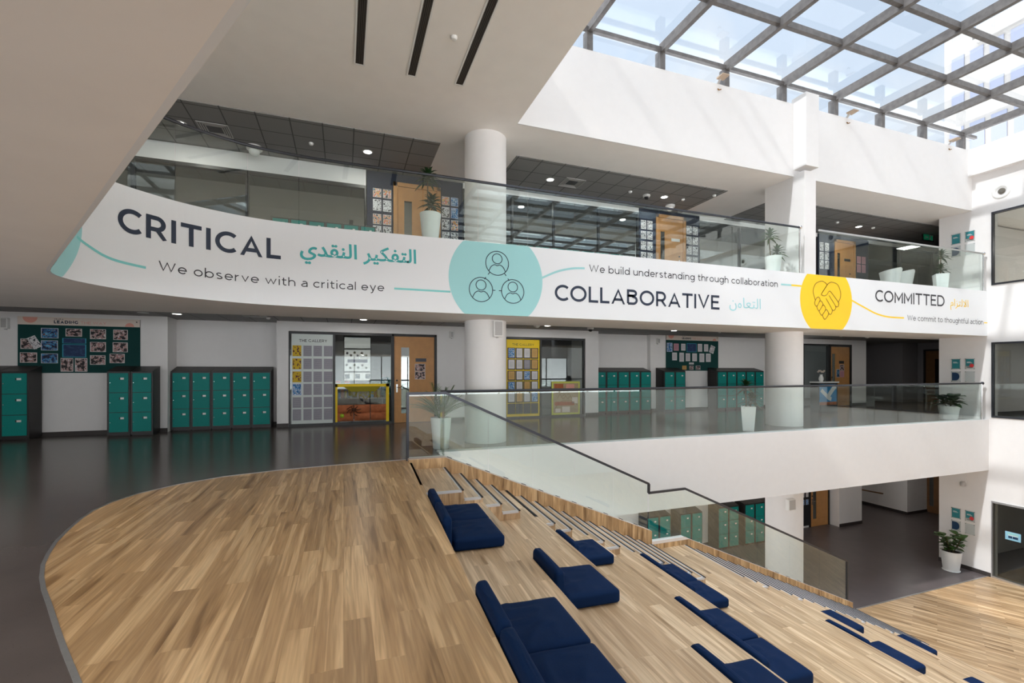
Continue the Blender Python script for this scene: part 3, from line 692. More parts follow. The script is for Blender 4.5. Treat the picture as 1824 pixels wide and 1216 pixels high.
ARABIC = {
 'tafkir': ('616,-5 587,-5 582,174 611,174 536,-2 503,-7 506,23 527,25 531,32 532,49 527,174 556,174 561,51 560,27 553,9 495,91 483,86 471,91 466,103 471,115 483,120 495,115 500,103 463,91 451,86 439,91 434,103 439,115 451,120 463,115 468,103 440,-5 415,-6 418,23 439,25 447,30 452,43 458,73 486,67 483,53 481,43 480,35 481,30 482,27 491,24 512,23 522,19 526,9 521,-2 509,-6 485,-4 470,1 462,10 458,29 479,27 466,7 455,-1 373,123 361,118 349,123 344,134 349,146 361,152 373,146 378,134 316,-6 297,-6 301,23 317,23 329,24 341,25 350,27 364,33 374,42 378,54 376,63 370,71 363,74 355,71 349,63 346,53 350,42 358,33 378,21 343,10 331,20 321,34 317,53 321,73 331,89 346,99 364,103 387,96 402,78 407,55 403,35 392,19 375,7 356,-1 344,-3 330,-5 432,-2 421,-6 395,-4 371,0 342,8 368,27 387,25 406,24 423,23 434,19 437,9 202,-6 177,-6 180,23 203,23 231,25 241,30 242,34 239,44 229,57 215,71 201,84 190,95 184,103 185,112 187,119 190,125 204,136 224,148 247,160 277,174 289,148 262,135 240,124 220,113 194,95 199,123 225,100 244,83 260,64 274,41 284,29 296,24 306,23 316,19 320,9 315,-2 303,-6 286,-4 268,5 243,38 272,26 259,9 246,1 228,-4 165,-46 154,-51 142,-46 137,-34 142,-22 154,-17 166,-22 170,-34 133,-46 121,-51 109,-46 104,-34 109,-22 121,-17 133,-22 138,-34 113,-5 88,-6 92,23 113,25 121,30 126,43 132,73 160,67 157,53 155,43 154,35 154,30 156,27 165,24 186,23 196,19 199,9 194,-2 183,-6 158,-4 144,1 136,10 131,29 153,27 140,7 128,-1 25,-50 -2,-61 -12,-34 20,-20 37,-5 46,10 49,25 44,47 31,74 57,87 67,66 73,51 77,38 85,26 98,23 107,19 111,9 106,-2 94,-6 75,-2 63,10 54,35 76,23 68,-10 49,-34',
  '1,3,2 1,0,3 9,11,10 9,12,11 9,13,12 8,13,9 7,13,8 7,14,13 6,14,7 5,14,6 5,4,14 36,38,37 36,39,38 36,40,39 35,40,36 35,41,40 35,42,41 34,53,35 53,42,35 53,43,42 34,52,53 54,43,53 55,43,54 55,44,43 33,52,34 55,45,44 55,46,45 32,52,33 55,47,46 32,51,52 55,48,47 56,51,55 51,48,55 32,56,51 56,50,51 32,31,56 27,29,28 19,21,20 26,29,27 18,21,19 26,30,29 18,22,21 25,18,26 18,30,26 25,23,18 23,17,18 30,22,18 23,22,30 23,15,22 23,17,15 17,16,15 25,24,23 90,92,91 89,92,90 89,93,92 88,93,89 88,77,93 77,76,93 76,94,93 88,78,77 87,78,88 87,79,78 75,94,76 87,80,79 74,94,75 74,95,94 73,95,74 86,80,87 86,81,80 72,95,73 86,82,81 72,107,95 107,96,95 85,69,86 69,82,86 71,106,72 106,107,72 69,71,82 71,83,82 69,70,71 83,106,71 105,83,106 96,108,107 68,85,69 96,109,108 67,85,68 96,110,109 66,85,67 84,105,83 66,84,85 96,111,110 97,111,96 66,105,84 97,101,111 66,98,105 98,104,105 98,104,97 104,101,97 103,101,104 66,99,98 103,102,101 66,100,99 66,65,100 61,63,62 60,63,61 60,64,63 59,64,60 59,57,64 59,58,57 130,132,131 129,132,130 129,133,132 128,133,129 127,133,128 127,134,133 126,137,127 137,134,127 137,135,134 126,136,137 138,135,137 125,136,126 136,138,135 124,136,125 123,136,124 136,139,138 123,139,136 122,139,123 121,139,122 121,140,139 120,140,121 120,141,140 119,141,120 118,151,119 151,141,119 151,142,141 118,150,151 152,142,151 117,150,118 116,150,117 152,143,142 153,143,152 115,153,116 153,150,116 153,144,143 113,115,114 113,153,115 153,145,144 153,146,145 113,154,153 150,146,153 150,147,146 149,147,150 113,155,154 149,148,147 113,112,155 177,179,178 177,180,179 177,181,180 176,181,177 176,182,181 176,183,182 175,194,176 194,183,176 194,184,183 175,193,194 195,184,194 196,184,195 196,185,184 174,193,175 196,186,185 196,187,186 173,193,174 196,188,187 173,192,193 196,189,188 197,192,196 192,189,196 173,197,192 197,191,192 173,172,197 168,170,169 160,162,161 167,170,168 159,162,160 167,171,170 159,163,162 166,159,167 159,171,167 166,164,159 164,158,159 171,163,159 164,163,171 164,156,163 166,165,164 158,156,164 158,157,156 206,208,207 205,208,206 205,209,208 205,210,209 204,219,205 219,210,205 219,211,210 204,218,219 220,211,219 220,212,211 203,218,204 221,217,220 217,212,220 217,213,212 217,214,213 202,218,203 202,217,218 217,215,214 217,216,215 202,221,217 201,221,202 201,222,221 200,222,201 200,198,222 199,198,200'),
 'naqdi': ('613,-5 584,-5 579,174 608,174 533,-2 500,-7 503,23 523,25 528,32 528,49 523,174 552,174 557,51 556,27 549,9 473,91 461,86 449,91 444,103 449,115 461,120 473,115 478,103 441,-5 418,-6 422,23 440,25 446,30 451,43 457,73 485,67 482,53 480,43 479,35 481,29 487,25 509,23 518,19 522,9 517,-2 506,-6 479,-3 464,7 455,29 478,27 465,7 454,-1 393,123 382,118 369,123 364,134 369,146 382,152 393,146 398,134 361,123 349,118 337,123 332,134 337,146 349,152 361,146 366,134 320,-6 301,-6 304,23 321,23 333,24 344,25 354,27 368,33 378,42 382,54 379,63 374,71 366,74 359,71 352,63 350,53 353,42 362,33 382,21 346,10 335,20 325,34 321,53 324,73 335,89 350,99 367,103 390,96 405,78 411,55 407,35 395,19 379,7 360,-1 347,-3 334,-5 436,-2 424,-6 399,-4 374,0 346,8 372,27 390,25 409,24 427,23 437,19 441,9 213,26 231,23 248,25 256,31 258,39 256,48 250,62 240,79 226,102 250,118 269,87 281,63 288,43 295,29 302,24 310,23 320,19 323,9 318,-2 307,-6 289,-3 274,8 265,31 288,49 280,16 264,0 231,-6 214,-5 198,0 182,9 196,33 113,-100 102,-105 89,-100 84,-88 89,-76 102,-71 113,-76 118,-88 81,-100 69,-105 57,-100 52,-88 57,-76 69,-71 81,-76 86,-88 8,-27 2,-1 3,13 7,27 14,48 40,38 35,21 32,11 31,2 35,-12 44,-22 59,-29 78,-31 107,-27 127,-18 138,-8 141,0 139,2 130,7 117,12 102,19 90,29 86,44 91,66 105,85 126,99 149,104 168,101 183,94 171,69 158,74 149,75 137,73 126,66 117,57 115,48 117,44 127,38 140,33 155,26 167,17 173,3 166,-18 147,-39 117,-54 77,-60 48,-56 24,-46',
  '1,3,2 1,0,3 9,11,10 9,12,11 9,13,12 8,13,9 7,13,8 7,14,13 6,14,7 5,14,6 5,4,14 28,30,29 28,31,30 28,32,31 28,33,32 27,33,28 27,34,33 26,43,27 43,34,27 43,44,34 44,35,34 26,42,43 45,35,44 45,36,35 25,42,26 45,37,36 24,42,25 45,38,37 45,39,38 46,39,45 24,46,42 46,41,42 24,23,46 41,39,46 41,40,39 19,21,20 18,21,19 18,22,21 17,22,18 17,15,22 17,16,15 88,90,89 87,90,88 87,91,90 86,91,87 86,75,91 75,74,91 74,92,91 86,76,75 85,76,86 85,77,76 73,92,74 85,78,77 72,92,73 72,93,92 71,93,72 84,78,85 84,79,78 70,93,71 84,80,79 70,105,93 105,94,93 83,67,84 67,80,84 69,104,70 104,105,70 67,69,80 69,81,80 67,68,69 81,104,69 103,81,104 94,106,105 66,83,67 94,107,106 65,83,66 94,108,107 64,83,65 82,103,81 64,82,83 94,109,108 95,109,94 64,103,82 95,99,109 64,96,103 96,102,103 96,102,95 102,99,95 101,99,102 64,97,96 101,100,99 64,98,97 64,63,98 59,61,60 51,53,52 58,61,59 50,53,51 58,62,61 50,54,53 57,50,58 50,62,58 57,55,50 55,49,50 62,54,50 55,54,62 55,47,54 57,56,55 49,47,55 49,48,47 118,120,119 117,120,118 117,121,120 116,121,117 116,122,121 115,122,116 132,134,133 114,122,115 114,123,122 113,132,114 132,123,114 139,110,140 113,131,132 134,123,132 112,131,113 134,124,123 139,111,110 111,131,112 134,125,124 139,131,111 134,126,125 134,127,126 135,127,134 138,131,139 135,128,127 138,135,131 135,130,131 138,136,135 130,128,135 137,136,138 130,129,128 182,184,183 182,185,184 181,185,182 181,187,185 187,186,185 180,188,181 188,187,181 180,189,188 180,190,189 179,190,180 179,191,190 179,192,191 179,193,192 160,162,161 178,193,179 178,194,193 178,195,194 160,163,162 178,196,195 177,196,178 159,163,160 177,197,196 159,164,163 176,197,177 176,198,197 158,164,159 175,198,176 158,165,164 174,198,175 174,199,198 173,199,174 158,166,165 172,199,173 157,166,158 171,199,172 157,167,166 171,200,199 170,200,171 157,168,167 204,168,157 169,200,170 204,169,168 204,200,169 204,201,200 203,201,204 203,202,201 153,155,154 145,147,146 152,155,153 144,147,145 152,156,155 144,148,147 151,144,152 144,156,152 151,149,144 149,143,144 156,148,144 149,148,156 149,141,148 151,150,149 143,141,149 143,142,141'),
 'taawun': ('633,0 628,169 647,169 652,0 549,-1 552,18 570,21 577,30 577,49 573,169 592,169 597,51 596,28 590,12 575,2 492,92 483,95 480,103 483,111 492,115 500,111 503,103 500,95 461,-1 463,18 482,20 492,27 497,42 503,67 521,64 519,54 517,44 516,35 517,28 520,23 531,20 559,16 561,9 558,2 526,0 513,5 507,13 505,23 512,23 503,11 493,3 480,0 524,92 516,95 512,103 516,111 524,115 532,111 536,103 532,95 337,-1 340,18 367,21 390,28 408,39 420,52 424,64 422,71 414,76 401,78 389,77 377,73 367,67 379,57 391,46 404,33 416,26 430,22 447,19 471,16 473,9 469,2 434,1 409,9 389,22 380,32 369,43 356,53 354,57 351,64 350,69 355,77 367,87 384,94 404,97 426,93 439,83 442,70 437,49 422,30 400,14 371,3 308,3 294,16 290,40 285,169 305,169 310,47 312,29 320,21 347,16 349,9 346,2 176,-55 172,-35 198,-30 219,-20 232,-3 237,23 235,37 231,49 224,57 216,60 206,56 199,46 196,33 198,24 205,19 217,17 231,18 243,22 244,5 231,0 215,-2 199,0 187,6 180,15 178,28 180,46 189,63 201,75 217,80 234,75 246,62 253,43 255,22 246,-16 220,-42 79,94 70,98 67,106 70,114 79,118 87,114 90,106 87,98 7,0 8,12 11,26 17,42 34,35 30,23 27,11 27,1 33,-19 51,-31 76,-35 102,-31 120,-20 129,-4 131,13 128,35 115,66 133,75 142,57 148,36 151,15 148,-4 141,-22 127,-39 106,-50 75,-55 49,-51 27,-41 13,-25',
  '0,2,1 0,3,2 8,10,9 8,11,10 8,12,11 7,12,8 6,12,7 6,13,12 5,13,6 4,13,5 4,14,13 27,29,28 27,30,29 27,31,30 27,32,31 26,32,27 26,33,32 26,34,33 25,42,26 42,34,26 25,41,42 43,34,42 44,34,43 44,41,34 41,35,34 24,41,25 41,5,35 23,41,24 41,36,5 41,37,36 23,44,41 44,40,41 23,45,44 23,46,45 50,52,51 49,52,50 49,53,52 48,53,49 48,54,53 47,54,48 18,20,19 17,20,18 17,21,20 16,21,17 16,22,21 15,22,16 88,90,89 87,90,88 87,91,90 86,91,87 86,64,91 64,63,91 63,92,91 86,65,64 85,65,86 85,66,65 62,92,63 85,67,66 61,92,62 61,93,92 84,67,85 84,68,67 60,93,61 83,68,84 82,68,83 82,69,68 81,69,82 59,93,60 59,94,93 81,70,69 80,70,81 58,94,59 80,71,70 79,58,80 58,71,80 58,95,94 57,79,58 79,95,58 95,71,58 95,72,71 57,95,79 95,78,79 95,73,72 56,95,57 95,24,73 55,95,56 95,74,24 95,75,74 55,96,95 78,75,95 78,76,75 77,76,78 77,23,76 99,101,100 99,102,101 99,103,102 98,103,99 98,104,103 98,56,104 98,105,56 97,105,98 97,106,105 97,107,106 55,107,97 135,137,136 134,137,135 134,138,137 133,117,134 117,138,134 117,116,138 116,139,138 133,118,117 115,139,116 133,119,118 114,139,115 132,119,133 132,120,119 114,140,139 113,140,114 132,121,120 131,121,132 131,122,121 112,125,113 125,140,113 124,112,125 112,126,125 131,123,122 123,127,124 127,112,124 131,127,123 130,127,131 129,127,130 127,112,126 128,127,129 167,169,168 166,169,167 166,170,169 153,155,154 166,171,170 153,156,155 165,171,166 152,156,153 152,157,156 165,172,171 164,172,165 151,157,152 151,158,157 151,159,158 179,159,151 164,173,172 163,173,164 179,160,159 162,173,163 162,174,173 178,160,179 161,174,162 178,161,160 178,174,161 178,175,174 177,175,178 177,176,175 146,148,147 145,148,146 145,149,148 144,149,145 144,150,149 143,150,144'),
 'iltizam': ('575,0 570,169 589,169 594,0 508,127 508,140 506,154 504,167 524,169 526,157 527,142 528,129 526,107 521,86 513,66 510,60 493,39 471,19 501,19 513,21 519,27 520,34 513,50 491,71 461,96 425,123 436,138 474,109 503,85 523,65 534,48 538,32 536,21 530,11 517,3 497,0 442,0 442,19 481,53 502,88 354,-1 356,18 375,21 381,30 381,49 377,169 396,169 401,51 400,28 394,12 379,2 296,92 287,95 284,103 287,111 296,115 304,111 308,103 304,95 265,-1 267,18 286,20 296,27 302,42 307,67 325,64 323,54 321,44 320,35 321,28 324,23 335,20 363,16 365,9 362,2 331,0 318,5 311,13 309,23 316,23 308,11 298,3 284,0 328,92 320,95 317,103 320,111 328,115 337,111 340,103 337,95 210,108 201,111 198,119 201,128 210,131 218,128 221,119 218,111 172,-55 165,-37 194,-24 212,-8 222,9 225,25 220,49 208,72 226,80 234,64 240,49 244,36 253,22 275,16 277,9 274,2 248,2 238,12 234,25 241,21 234,-8 216,-30 194,-46 137,0 132,169 151,169 156,0 18,-93 11,-63 6,-35 5,-14 10,10 24,25 44,32 66,33 87,30 87,46 82,59 73,68 61,71 50,69 40,61 31,48 17,56 30,76 46,87 62,91 83,85 96,72 103,55 105,37 104,25 100,14 97,7 73,12 53,13 37,9 28,0 24,-16 26,-37 30,-62 36,-88',
  '0,2,1 0,3,2 7,9,8 6,9,7 6,10,9 5,10,6 5,11,10 4,11,5 25,27,26 4,12,11 39,12,4 24,27,25 24,28,27 39,13,12 23,28,24 38,13,39 38,14,13 23,29,28 22,15,23 15,14,23 14,29,23 38,29,14 38,15,29 15,30,29 38,16,15 22,30,15 37,16,38 21,30,22 21,31,30 37,17,16 20,31,21 20,32,31 19,32,20 18,32,19 18,33,32 37,18,17 37,33,18 36,33,37 36,34,33 36,35,34 44,46,45 44,47,46 44,48,47 43,48,44 42,48,43 42,49,48 41,49,42 40,49,41 40,50,49 63,65,64 63,66,65 63,67,66 63,68,67 62,68,63 62,69,68 62,70,69 61,78,62 78,70,62 61,77,78 79,70,78 80,70,79 80,77,70 77,71,70 60,77,61 77,41,71 59,77,60 77,72,41 77,73,72 59,80,77 80,76,77 59,81,80 59,82,81 86,88,87 85,88,86 85,89,88 84,89,85 84,90,89 83,90,84 54,56,55 53,56,54 53,57,56 52,57,53 52,58,57 51,58,52 106,108,107 105,108,106 105,109,108 104,109,105 104,110,109 104,117,110 117,111,110 103,117,104 103,116,117 118,111,117 118,60,111 119,60,118 119,115,60 115,112,60 115,113,112 103,115,116 115,114,113 102,115,103 102,119,115 119,59,115 102,120,119 101,120,102 100,120,101 100,121,120 99,121,100 94,96,95 93,96,94 93,97,96 92,97,93 92,98,97 91,98,92 122,124,123 122,125,124 144,146,145 143,146,144 143,147,146 142,139,143 139,138,143 138,147,143 138,137,147 137,148,147 142,140,139 136,148,137 142,141,140 135,148,136 135,149,148 134,149,135 134,150,149 132,134,133 131,134,132 131,150,134 131,151,150 130,154,131 154,151,131 154,153,151 153,152,151 130,155,154 129,155,130 129,156,155 129,157,156 128,157,129 128,158,157 127,158,128 127,159,158 127,160,159 126,160,127'),
}

# ================================================================ THINGS
# ---- printing on the banner
bp = on_band(.004); bp2 = on_band(.007)
def bletter(name, s, x0, x1, zb, cap, wt, m, label=None, track=.14):
    mb = MB(); lettering(mb, s, x0, x1, zb, cap, wt, bp, track); o = mb.build(name, m, banner, recalc=False)
    if label: o['label'] = label
    return o
bletter('lettering', 'CRITICAL', -3.048, -.955, 3.293, .322, .185, 'ink', 'navy heading CRITICAL', .18)
bletter('lettering', 'We observe with a critical eye', -2.565, .665, 2.878, .135, .115, 'ink2', 'thin line We observe with a critical eye', .16)
bletter('lettering', 'COLLABORATIVE', 3.92, 8.04, 2.885, .322, .16, 'ink', 'navy heading COLLABORATIVE', .13)
bletter('lettering', 'We build understanding through collaboration', 4.688, 9.815, 3.507, .150, .115, 'ink2', 'thin line We build understanding through collaboration', .16)
bletter('lettering', 'COMMITTED', 13.28, 16.22, 3.338, .315, .145, 'ink2', 'charcoal heading COMMITTED', .13)
bletter('lettering', 'We commit to thoughtful action', 14.588, 18.08, 2.885, .150, .10, 'ink2', 'thin line We commit to thoughtful action', .16)
def arabic(word, x0, x1, zb, size, m):
    V, F = ARABIC[word]
    P = [tuple(int(q) for q in p.split(',')) for p in V.split()]; T = [tuple(int(q) for q in p.split(',')) for p in F.split()]
    xs = [p[0] for p in P]; k = (x1-x0)/(max(xs)-min(xs)); mn = min(xs)
    mb = MB().add([bp(x0+(p[0]-mn)*k, zb+p[1]/400*size) for p in P], T)
    return mb.build('arabic_lettering', m, banner, recalc=False)
arabic('tafkir', .315, 1.215, 3.405, .56, 'tealtxt')
arabic('naqdi', -.674, .215, 3.405, .56, 'tealtxt')
arabic('taawun', 8.33, 9.275, 2.955, .57, 'aquatxt')
arabic('iltizam', 16.49, 17.34, 3.372, .50, 'yel')
def band_disc(cx, cz, rx, rz, z0, z1, m, label, s_min=-9):
    mb = MB(); n = 60; vs = []; fs = []
    for i in range(n+1):
        a = -math.pi/2+math.pi*i/n; s = cx+rx*math.sin(a); hgt = rz*math.cos(a)
        s = max(s, s_min)
        for z in (max(cz-hgt, z0), min(cz+hgt, z1)): vs.append(on_band(.002)(s, z))
    fs = [(2*i, 2*i+2, 2*i+3, 2*i+1) for i in range(n)]
    o = mb.add(vs, fs).build('printed_disc', m, banner, recalc=False); o['label'] = label
band_disc(2.727, 3.23, .93, .93, 2.55, 3.898, 'aqua', 'aqua printed disc behind three people icons')
band_disc(-4.35, 3.20, .86, .86, 2.55, 3.898, 'aqua', 'aqua printed disc at the banner start')
band_disc(11.47, 3.28, .92, .92, 2.55, 3.898, 'yel', 'yellow printed disc behind a handshake heart')
def stripe(pts, w, m):
    mb = MB(); ribbon(mb, pts, w, on_band(.003)); mb.build('printed_stripe', m, banner, recalc=False)
def spl(P, n=8):
    o = []
    for i in range(len(P)-1):
        p0, p1, p2, p3 = P[max(i-1, 0)], P[i], P[i+1], P[min(i+2, len(P)-1)]
        for k in range(n):
            t = k/n
            o.append(tuple(.5*(2*p1[j]+(p2[j]-p0[j])*t+(2*p0[j]-5*p1[j]+4*p2[j]-p3[j])*t*t+(3*p1[j]-p0[j]-3*p2[j]+p3[j])*t**3) for j in (0, 1)))
    return o+[P[-1]]
stripe(spl([(-3.56, 3.07), (-3.497, 3.036), (-3.34, 2.975), (-3.211, 2.931), (-3.035, 2.901), (-2.717, 2.885)]), .034, 'aquaL')
stripe([(.833+.2*i, 2.938) for i in range(6)], .034, 'aquaL')
stripe(spl([(3.64, 3.31), (3.978, 3.462), (4.304, 3.545), (4.587, 3.57)]), .04, 'aqua')
stripe([(9.92, 3.582), (10.26, 3.582)], .04, 'aqua'); stripe([(10.26, 3.582), (10.6, 3.582)], .04, 'yel')
stripe(spl([(12.385, 3.32), (12.831, 3.169), (13.308, 3.02), (13.799, 2.95), (14.445, 2.945)]), .04, 'yel')
stripe([(18.12, 2.945), (18.29, 2.945)], .03, 'yel')
mb = MB(); wl = .014
for cx, cz in ((2.727, 3.525), (2.41, 3.012), (3.04, 3.012)):
    ribbon(mb, arc(cx, cz, .226, .226, 0, 360, 40), wl, bp2); ribbon(mb, arc(cx, cz+.085, .097, .094, 0, 360, 28), wl, bp2)
    ribbon(mb, spl([(cx-.165, cz-.155), (cx-.12, cz-.07), (cx-.055, cz-.03), (cx, cz-.045), (cx+.055, cz-.03), (cx+.12, cz-.07), (cx+.165, cz-.155)]), wl, bp2)
for a, b in (((2.58, 3.345), (2.545, 3.3)), ((2.505, 3.25), (2.475, 3.21)), ((2.87, 3.345), (2.905, 3.3)), ((2.94, 3.25), (2.965, 3.21)), ((2.637, 3.012), (2.69, 3.012)), ((2.76, 3.012), (2.813, 3.012))):
    ribbon(mb, [a, b], wl, bp2)
mb.build('people_icon', 'ink', banner, recalc=False)
mb = MB(); wl = .016
for P in ([(11.067, 3.255), (10.99, 3.47), (11.07, 3.66), (11.271, 3.745), (11.40, 3.72), (11.486, 3.667)],
          [(11.288, 3.438), (11.486, 3.667), (11.56, 3.72), (11.658, 3.745), (11.86, 3.69), (11.965, 3.50), (11.95, 3.36), (11.878, 3.251)],
          [(11.486, 3.667), (11.288, 3.438), (11.31, 3.395), (11.387, 3.385), (11.47, 3.42), (11.53, 3.49), (11.576, 3.512), (11.62, 3.49)],
          [(11.62, 3.49), (11.878, 3.251), (11.895, 3.19), (11.87, 3.14), (11.82, 3.126), (11.775, 3.15)],
          [(11.55, 3.40), (11.775, 3.15), (11.78, 3.08), (11.74, 3.04), (11.69, 3.03), (11.65, 3.06)],
          [(11.44, 3.32), (11.65, 3.06), (11.65, 2.98), (11.61, 2.93), (11.56, 2.93), (11.525, 2.97)],
          [(11.067, 3.255), (11.12, 3.32), (11.18, 3.34), (11.235, 3.28), (11.2, 3.22), (11.13, 3.12), (11.08, 3.12), (11.04, 3.18), (11.067, 3.255)],
          [(11.2, 3.22), (11.26, 3.25), (11.32, 3.20), (11.325, 3.15), (11.21, 3.01), (11.16, 3.02), (11.12, 3.09), (11.13, 3.12)],
          [(11.30, 3.12), (11.36, 3.15), (11.42, 3.09), (11.42, 3.03), (11.31, 2.90), (11.26, 2.91), (11.21, 2.97), (11.21, 3.01)],
          [(11.40, 3.0), (11.46, 3.04), (11.525, 2.97), (11.52, 2.91), (11.43, 2.81), (11.38, 2.80), (11.33, 2.86), (11.31, 2.90)]):
    ribbon(mb, spl(P, 5), wl, bp2)
mb.build('handshake_icon', 'brown', banner, recalc=False)

# ---- glass balustrades
def pane_run(root, P, Q, z0, z1, m='glass', gap=.006, name='glass_panel', th=.012):
    """one pane between plan points P and Q (z0,z1: values at each end)"""
    d = Vector((Q[0]-P[0], Q[1]-P[1], 0)); l = d.length; d.normalize(); nn = Vector((-d.y, d.x, 0))*th/2
    a = Vector((P[0], P[1], 0))+d*gap; b = Vector((Q[0], Q[1], 0))-d*gap
    Z = lambda v: v if isinstance(v, tuple) else (v, v)
    z0, z1 = Z(z0), Z(z1)
    pts = [a-nn, b-nn, b+nn, a+nn]; zz = [z0[0], z0[1], z0[1], z0[0]]; zt = [z1[0], z1[1], z1[1], z1[0]]
    return MB().hexa([(p.x, p.y, z) for p, z in zip(pts, zz)]+[(p.x, p.y, z) for p, z in zip(pts, zt)]).build(name, m, root)
def bend(s0, s1, off): return [(s, band_pt(s, off)) for s in [s0]+[l for l in BL if s0 < l < s1]+[s1]]
R2 = thing('glass_balustrade', 'curved frameless glass balustrade with slim dark handrail above the white banner', 'railing')
js = [-4.9, -4.2, -3.55, -2.92, -2.35, -1.42, -.69, .34, 1.34, 2.36, 3.36, 4.38, 5.4, 6.42, 7.39, 8.44, 9.47, 10.55]
for a, b in zip(js, js[1:]):
    pane_run(R2, band_pt(a, -.03), band_pt(b, -.03), 3.9, 5.0)
pth = [(*p, 5.03) for s, p in bend(S0+10.4, 10.58, -.03)]
MB().tube(pth, .026, 8).build('handrail', 'rail', R2, smooth=True)
MB().tube([(10.58, YB+.03, 3.9), (10.58, YB+.03, 5.03)], .018, 10).build('end_post', 'chrome', R2, smooth=True)
MB().lathe([(.001, -.05), (.03, -.04), (.048, 0), (.03, .04), (.001, .05)], (10.6, YB+.03, 5.03), 14).build('rail_end_cap', 'chrome', R2, smooth=True)
R2b = thing('glass_balustrade', 'straight upper glass balustrade between the white pier and right wall', 'railing')
js = [11.24, 12.15, 13.13, 14.14, 15.09, 16.09, 17.16, 18.14]
for a, b in zip(js, js[1:]): pane_run(R2b, (a, YB+.03), (b, YB+.03), 3.9, 5.0)
MB().tube([(11.24, YB+.03, 5.03), (18.16, YB+.03, 5.03)], .026, 8).build('handrail', 'alu', R2b, smooth=True)  # paler metal than the curved rail: its lit look put into the colour
MB().tube([(18.15, YB+.03, 3.9), (18.15, YB+.03, 5.03)], .018, 10).build('end_post', 'chrome', R2b, smooth=True)
MB().lathe([(.001, -.05), (.03, -.04), (.048, 0), (.03, .04), (.001, .05)], (18.17, YB+.03, 5.03), 14).build('rail_end_cap', 'chrome', R2b, smooth=True)
R1 = thing('glass_balustrade', 'level glass balustrade along the white slab edge of the middle floor', 'railing')
js = [1.66, 3.19, 5.23, 6.22, 7.27, 8.26, 9.45, 10.3, 11.31, 12.3, 13.31, 14.26, 15.24, 16.21, 17.16, 18.07]
for a, b in zip(js, js[1:]): pane_run(R1, (a, 8.42), (b, 8.42), .03, 1.09)
MB().tube([(1.63, 7.93, 1.12), (1.66, 8.42, 1.12), (18.1, 8.42, 1.12)], .026, 8).build('handrail', 'rail', R1, smooth=True)
pane_run(R1, (1.63, 7.96), (1.655, 8.42), .03, 1.09)
MB().tube([(18.09, 8.42, .03), (18.09, 8.42, 1.12)], .018, 10).build('end_post', 'chrome', R1, smooth=True)
MB().lathe([(.001, -.05), (.03, -.04), (.05, 0), (.03, .04), (.001, .05)], (18.12, 8.42, 1.12), 14).build('rail_end_cap', 'rail', R1, smooth=True)
RS = thing('glass_balustrade', 'sloping glass stair balustrade with dark handrail stepping down beside the oak steps', 'railing')
def zr(x):
    if x < 1.64: return 1.12
    if x < 5.76: return 1.12-.4599*(x-1.64)
    if x < 6.66: return -.945
    return -.945-.4492*(x-6.66)
js = [1.0, 1.62, 2.4, 3.25, 4.1, 4.94, 5.74]
for a, b in zip(js, js[1:]): pane_run(RS, (a, 7.885), (b, 7.885), (zc(a+1e-4)-.02, zc(min(b, 5.7)-1e-4)-.02-(.4160*(b-5.7) if b > 5.7 else 0)), (zr(a+1e-4)-.02, zr(b-1e-4)-.02))
js = [5.77, 6.66, 7.63, 8.63, 9.6, 10.55, 11.46]
for a, b in zip(js, js[1:]): pane_run(RS, (a, 7.885), (b, 7.885), (zc(a)-.02, zc(b)-.02), (zr(a+1e-4)-.02, zr(b-1e-4)-.02))
def railbar(mb, P):
    for a, b in zip(P, P[1:]): mb.bar(a, b, .036, .045, (0, 0, 1) if abs(a[0]-b[0]) > .05 else (1, 0, 0))
mb = MB(); railbar(mb, [(.98, 7.885, 1.12), (1.64, 7.885, 1.12), (5.77, 7.885, zr(5.759)), (5.765, 7.885, -.955), (6.66, 7.885, -.945), (11.49, 7.885, zr(11.49))])
mb.build('handrail', 'rail', RS)
MB().box(.98, 1.02, 7.86, 7.91, .0, 1.12).build('end_post', 'rail', RS)
MB().box(11.46, 11.50, 7.865, 7.905, zc(11.4)-.05, zr(11.48)).build('end_post', 'rail', RS)

# ---- lockers
def locker(w, d, h, plinth=.09):
    r = thing('locker', 'locker', 'locker')
    mb = MB(); mb.box(-w/2, w/2, 0, d, .03, h-.13); mb.hexa([(-w/2, 0, h-.13), (w/2, 0, h-.13), (w/2, d, h-.13), (-w/2, d, h-.13), (-w/2, -.0, h-.125), (w/2, -.0, h-.125), (w/2, d, h), (-w/2, d, h)])
    mb.box(-w/2+.01, w/2-.01, .04, d-.02, 0, .05)
    mb.build('carcass', 'lockb', r, bevel=.004)
    z0, z1 = plinth, h-.16; n = 3; hh = (z1-z0)/n
    for k in range(n):
        a = z0+hh*k
        dr = MB().box(-w/2+.045, w/2-.03, -.018, 0, a+.006, a+hh-.006).build('door', 'teal', r, bevel=.003)
        MB().box(w/2-.185, w/2-.115, -.022, -.017, a+hh*.66, a+hh*.76).build('number_label', 'white', dr)
        MB().lathe([(.009, 0), (.009, -.02), (.006, -.024)], (-w/2+.075, -.016, a+hh*.5), 10, 'y').build('lock', 'chrome', dr)
        MB().box(w/2-.205, w/2-.19, -.022, -.017, a+hh*.66, a+hh*.76).build('number_holder', 'lockb', dr)
    return r
base_l = locker(.46, .46, 1.61)
first = [True]
def put_locker(x, y, w, label, group, z=0, hs=1.0):
    o = base_l if first[0] else dup(base_l, (0, 0, 0))
    first[0] = False
    o.location = (x, y, z); o.scale = (w/.46, 1, hs); tag(o, label, 'locker', group); return o
for i, (a, b) in enumerate(((-7.42, -6.93), (-6.92, -6.43))):
    put_locker((a+b)/2, 13.1, b-a, ['black locker tower with teal doors, half cut by the left photo edge', 'black locker tower with teal doors left of the bare wall under the dark noticeboard'][i], 'lockers by the left noticeboard')
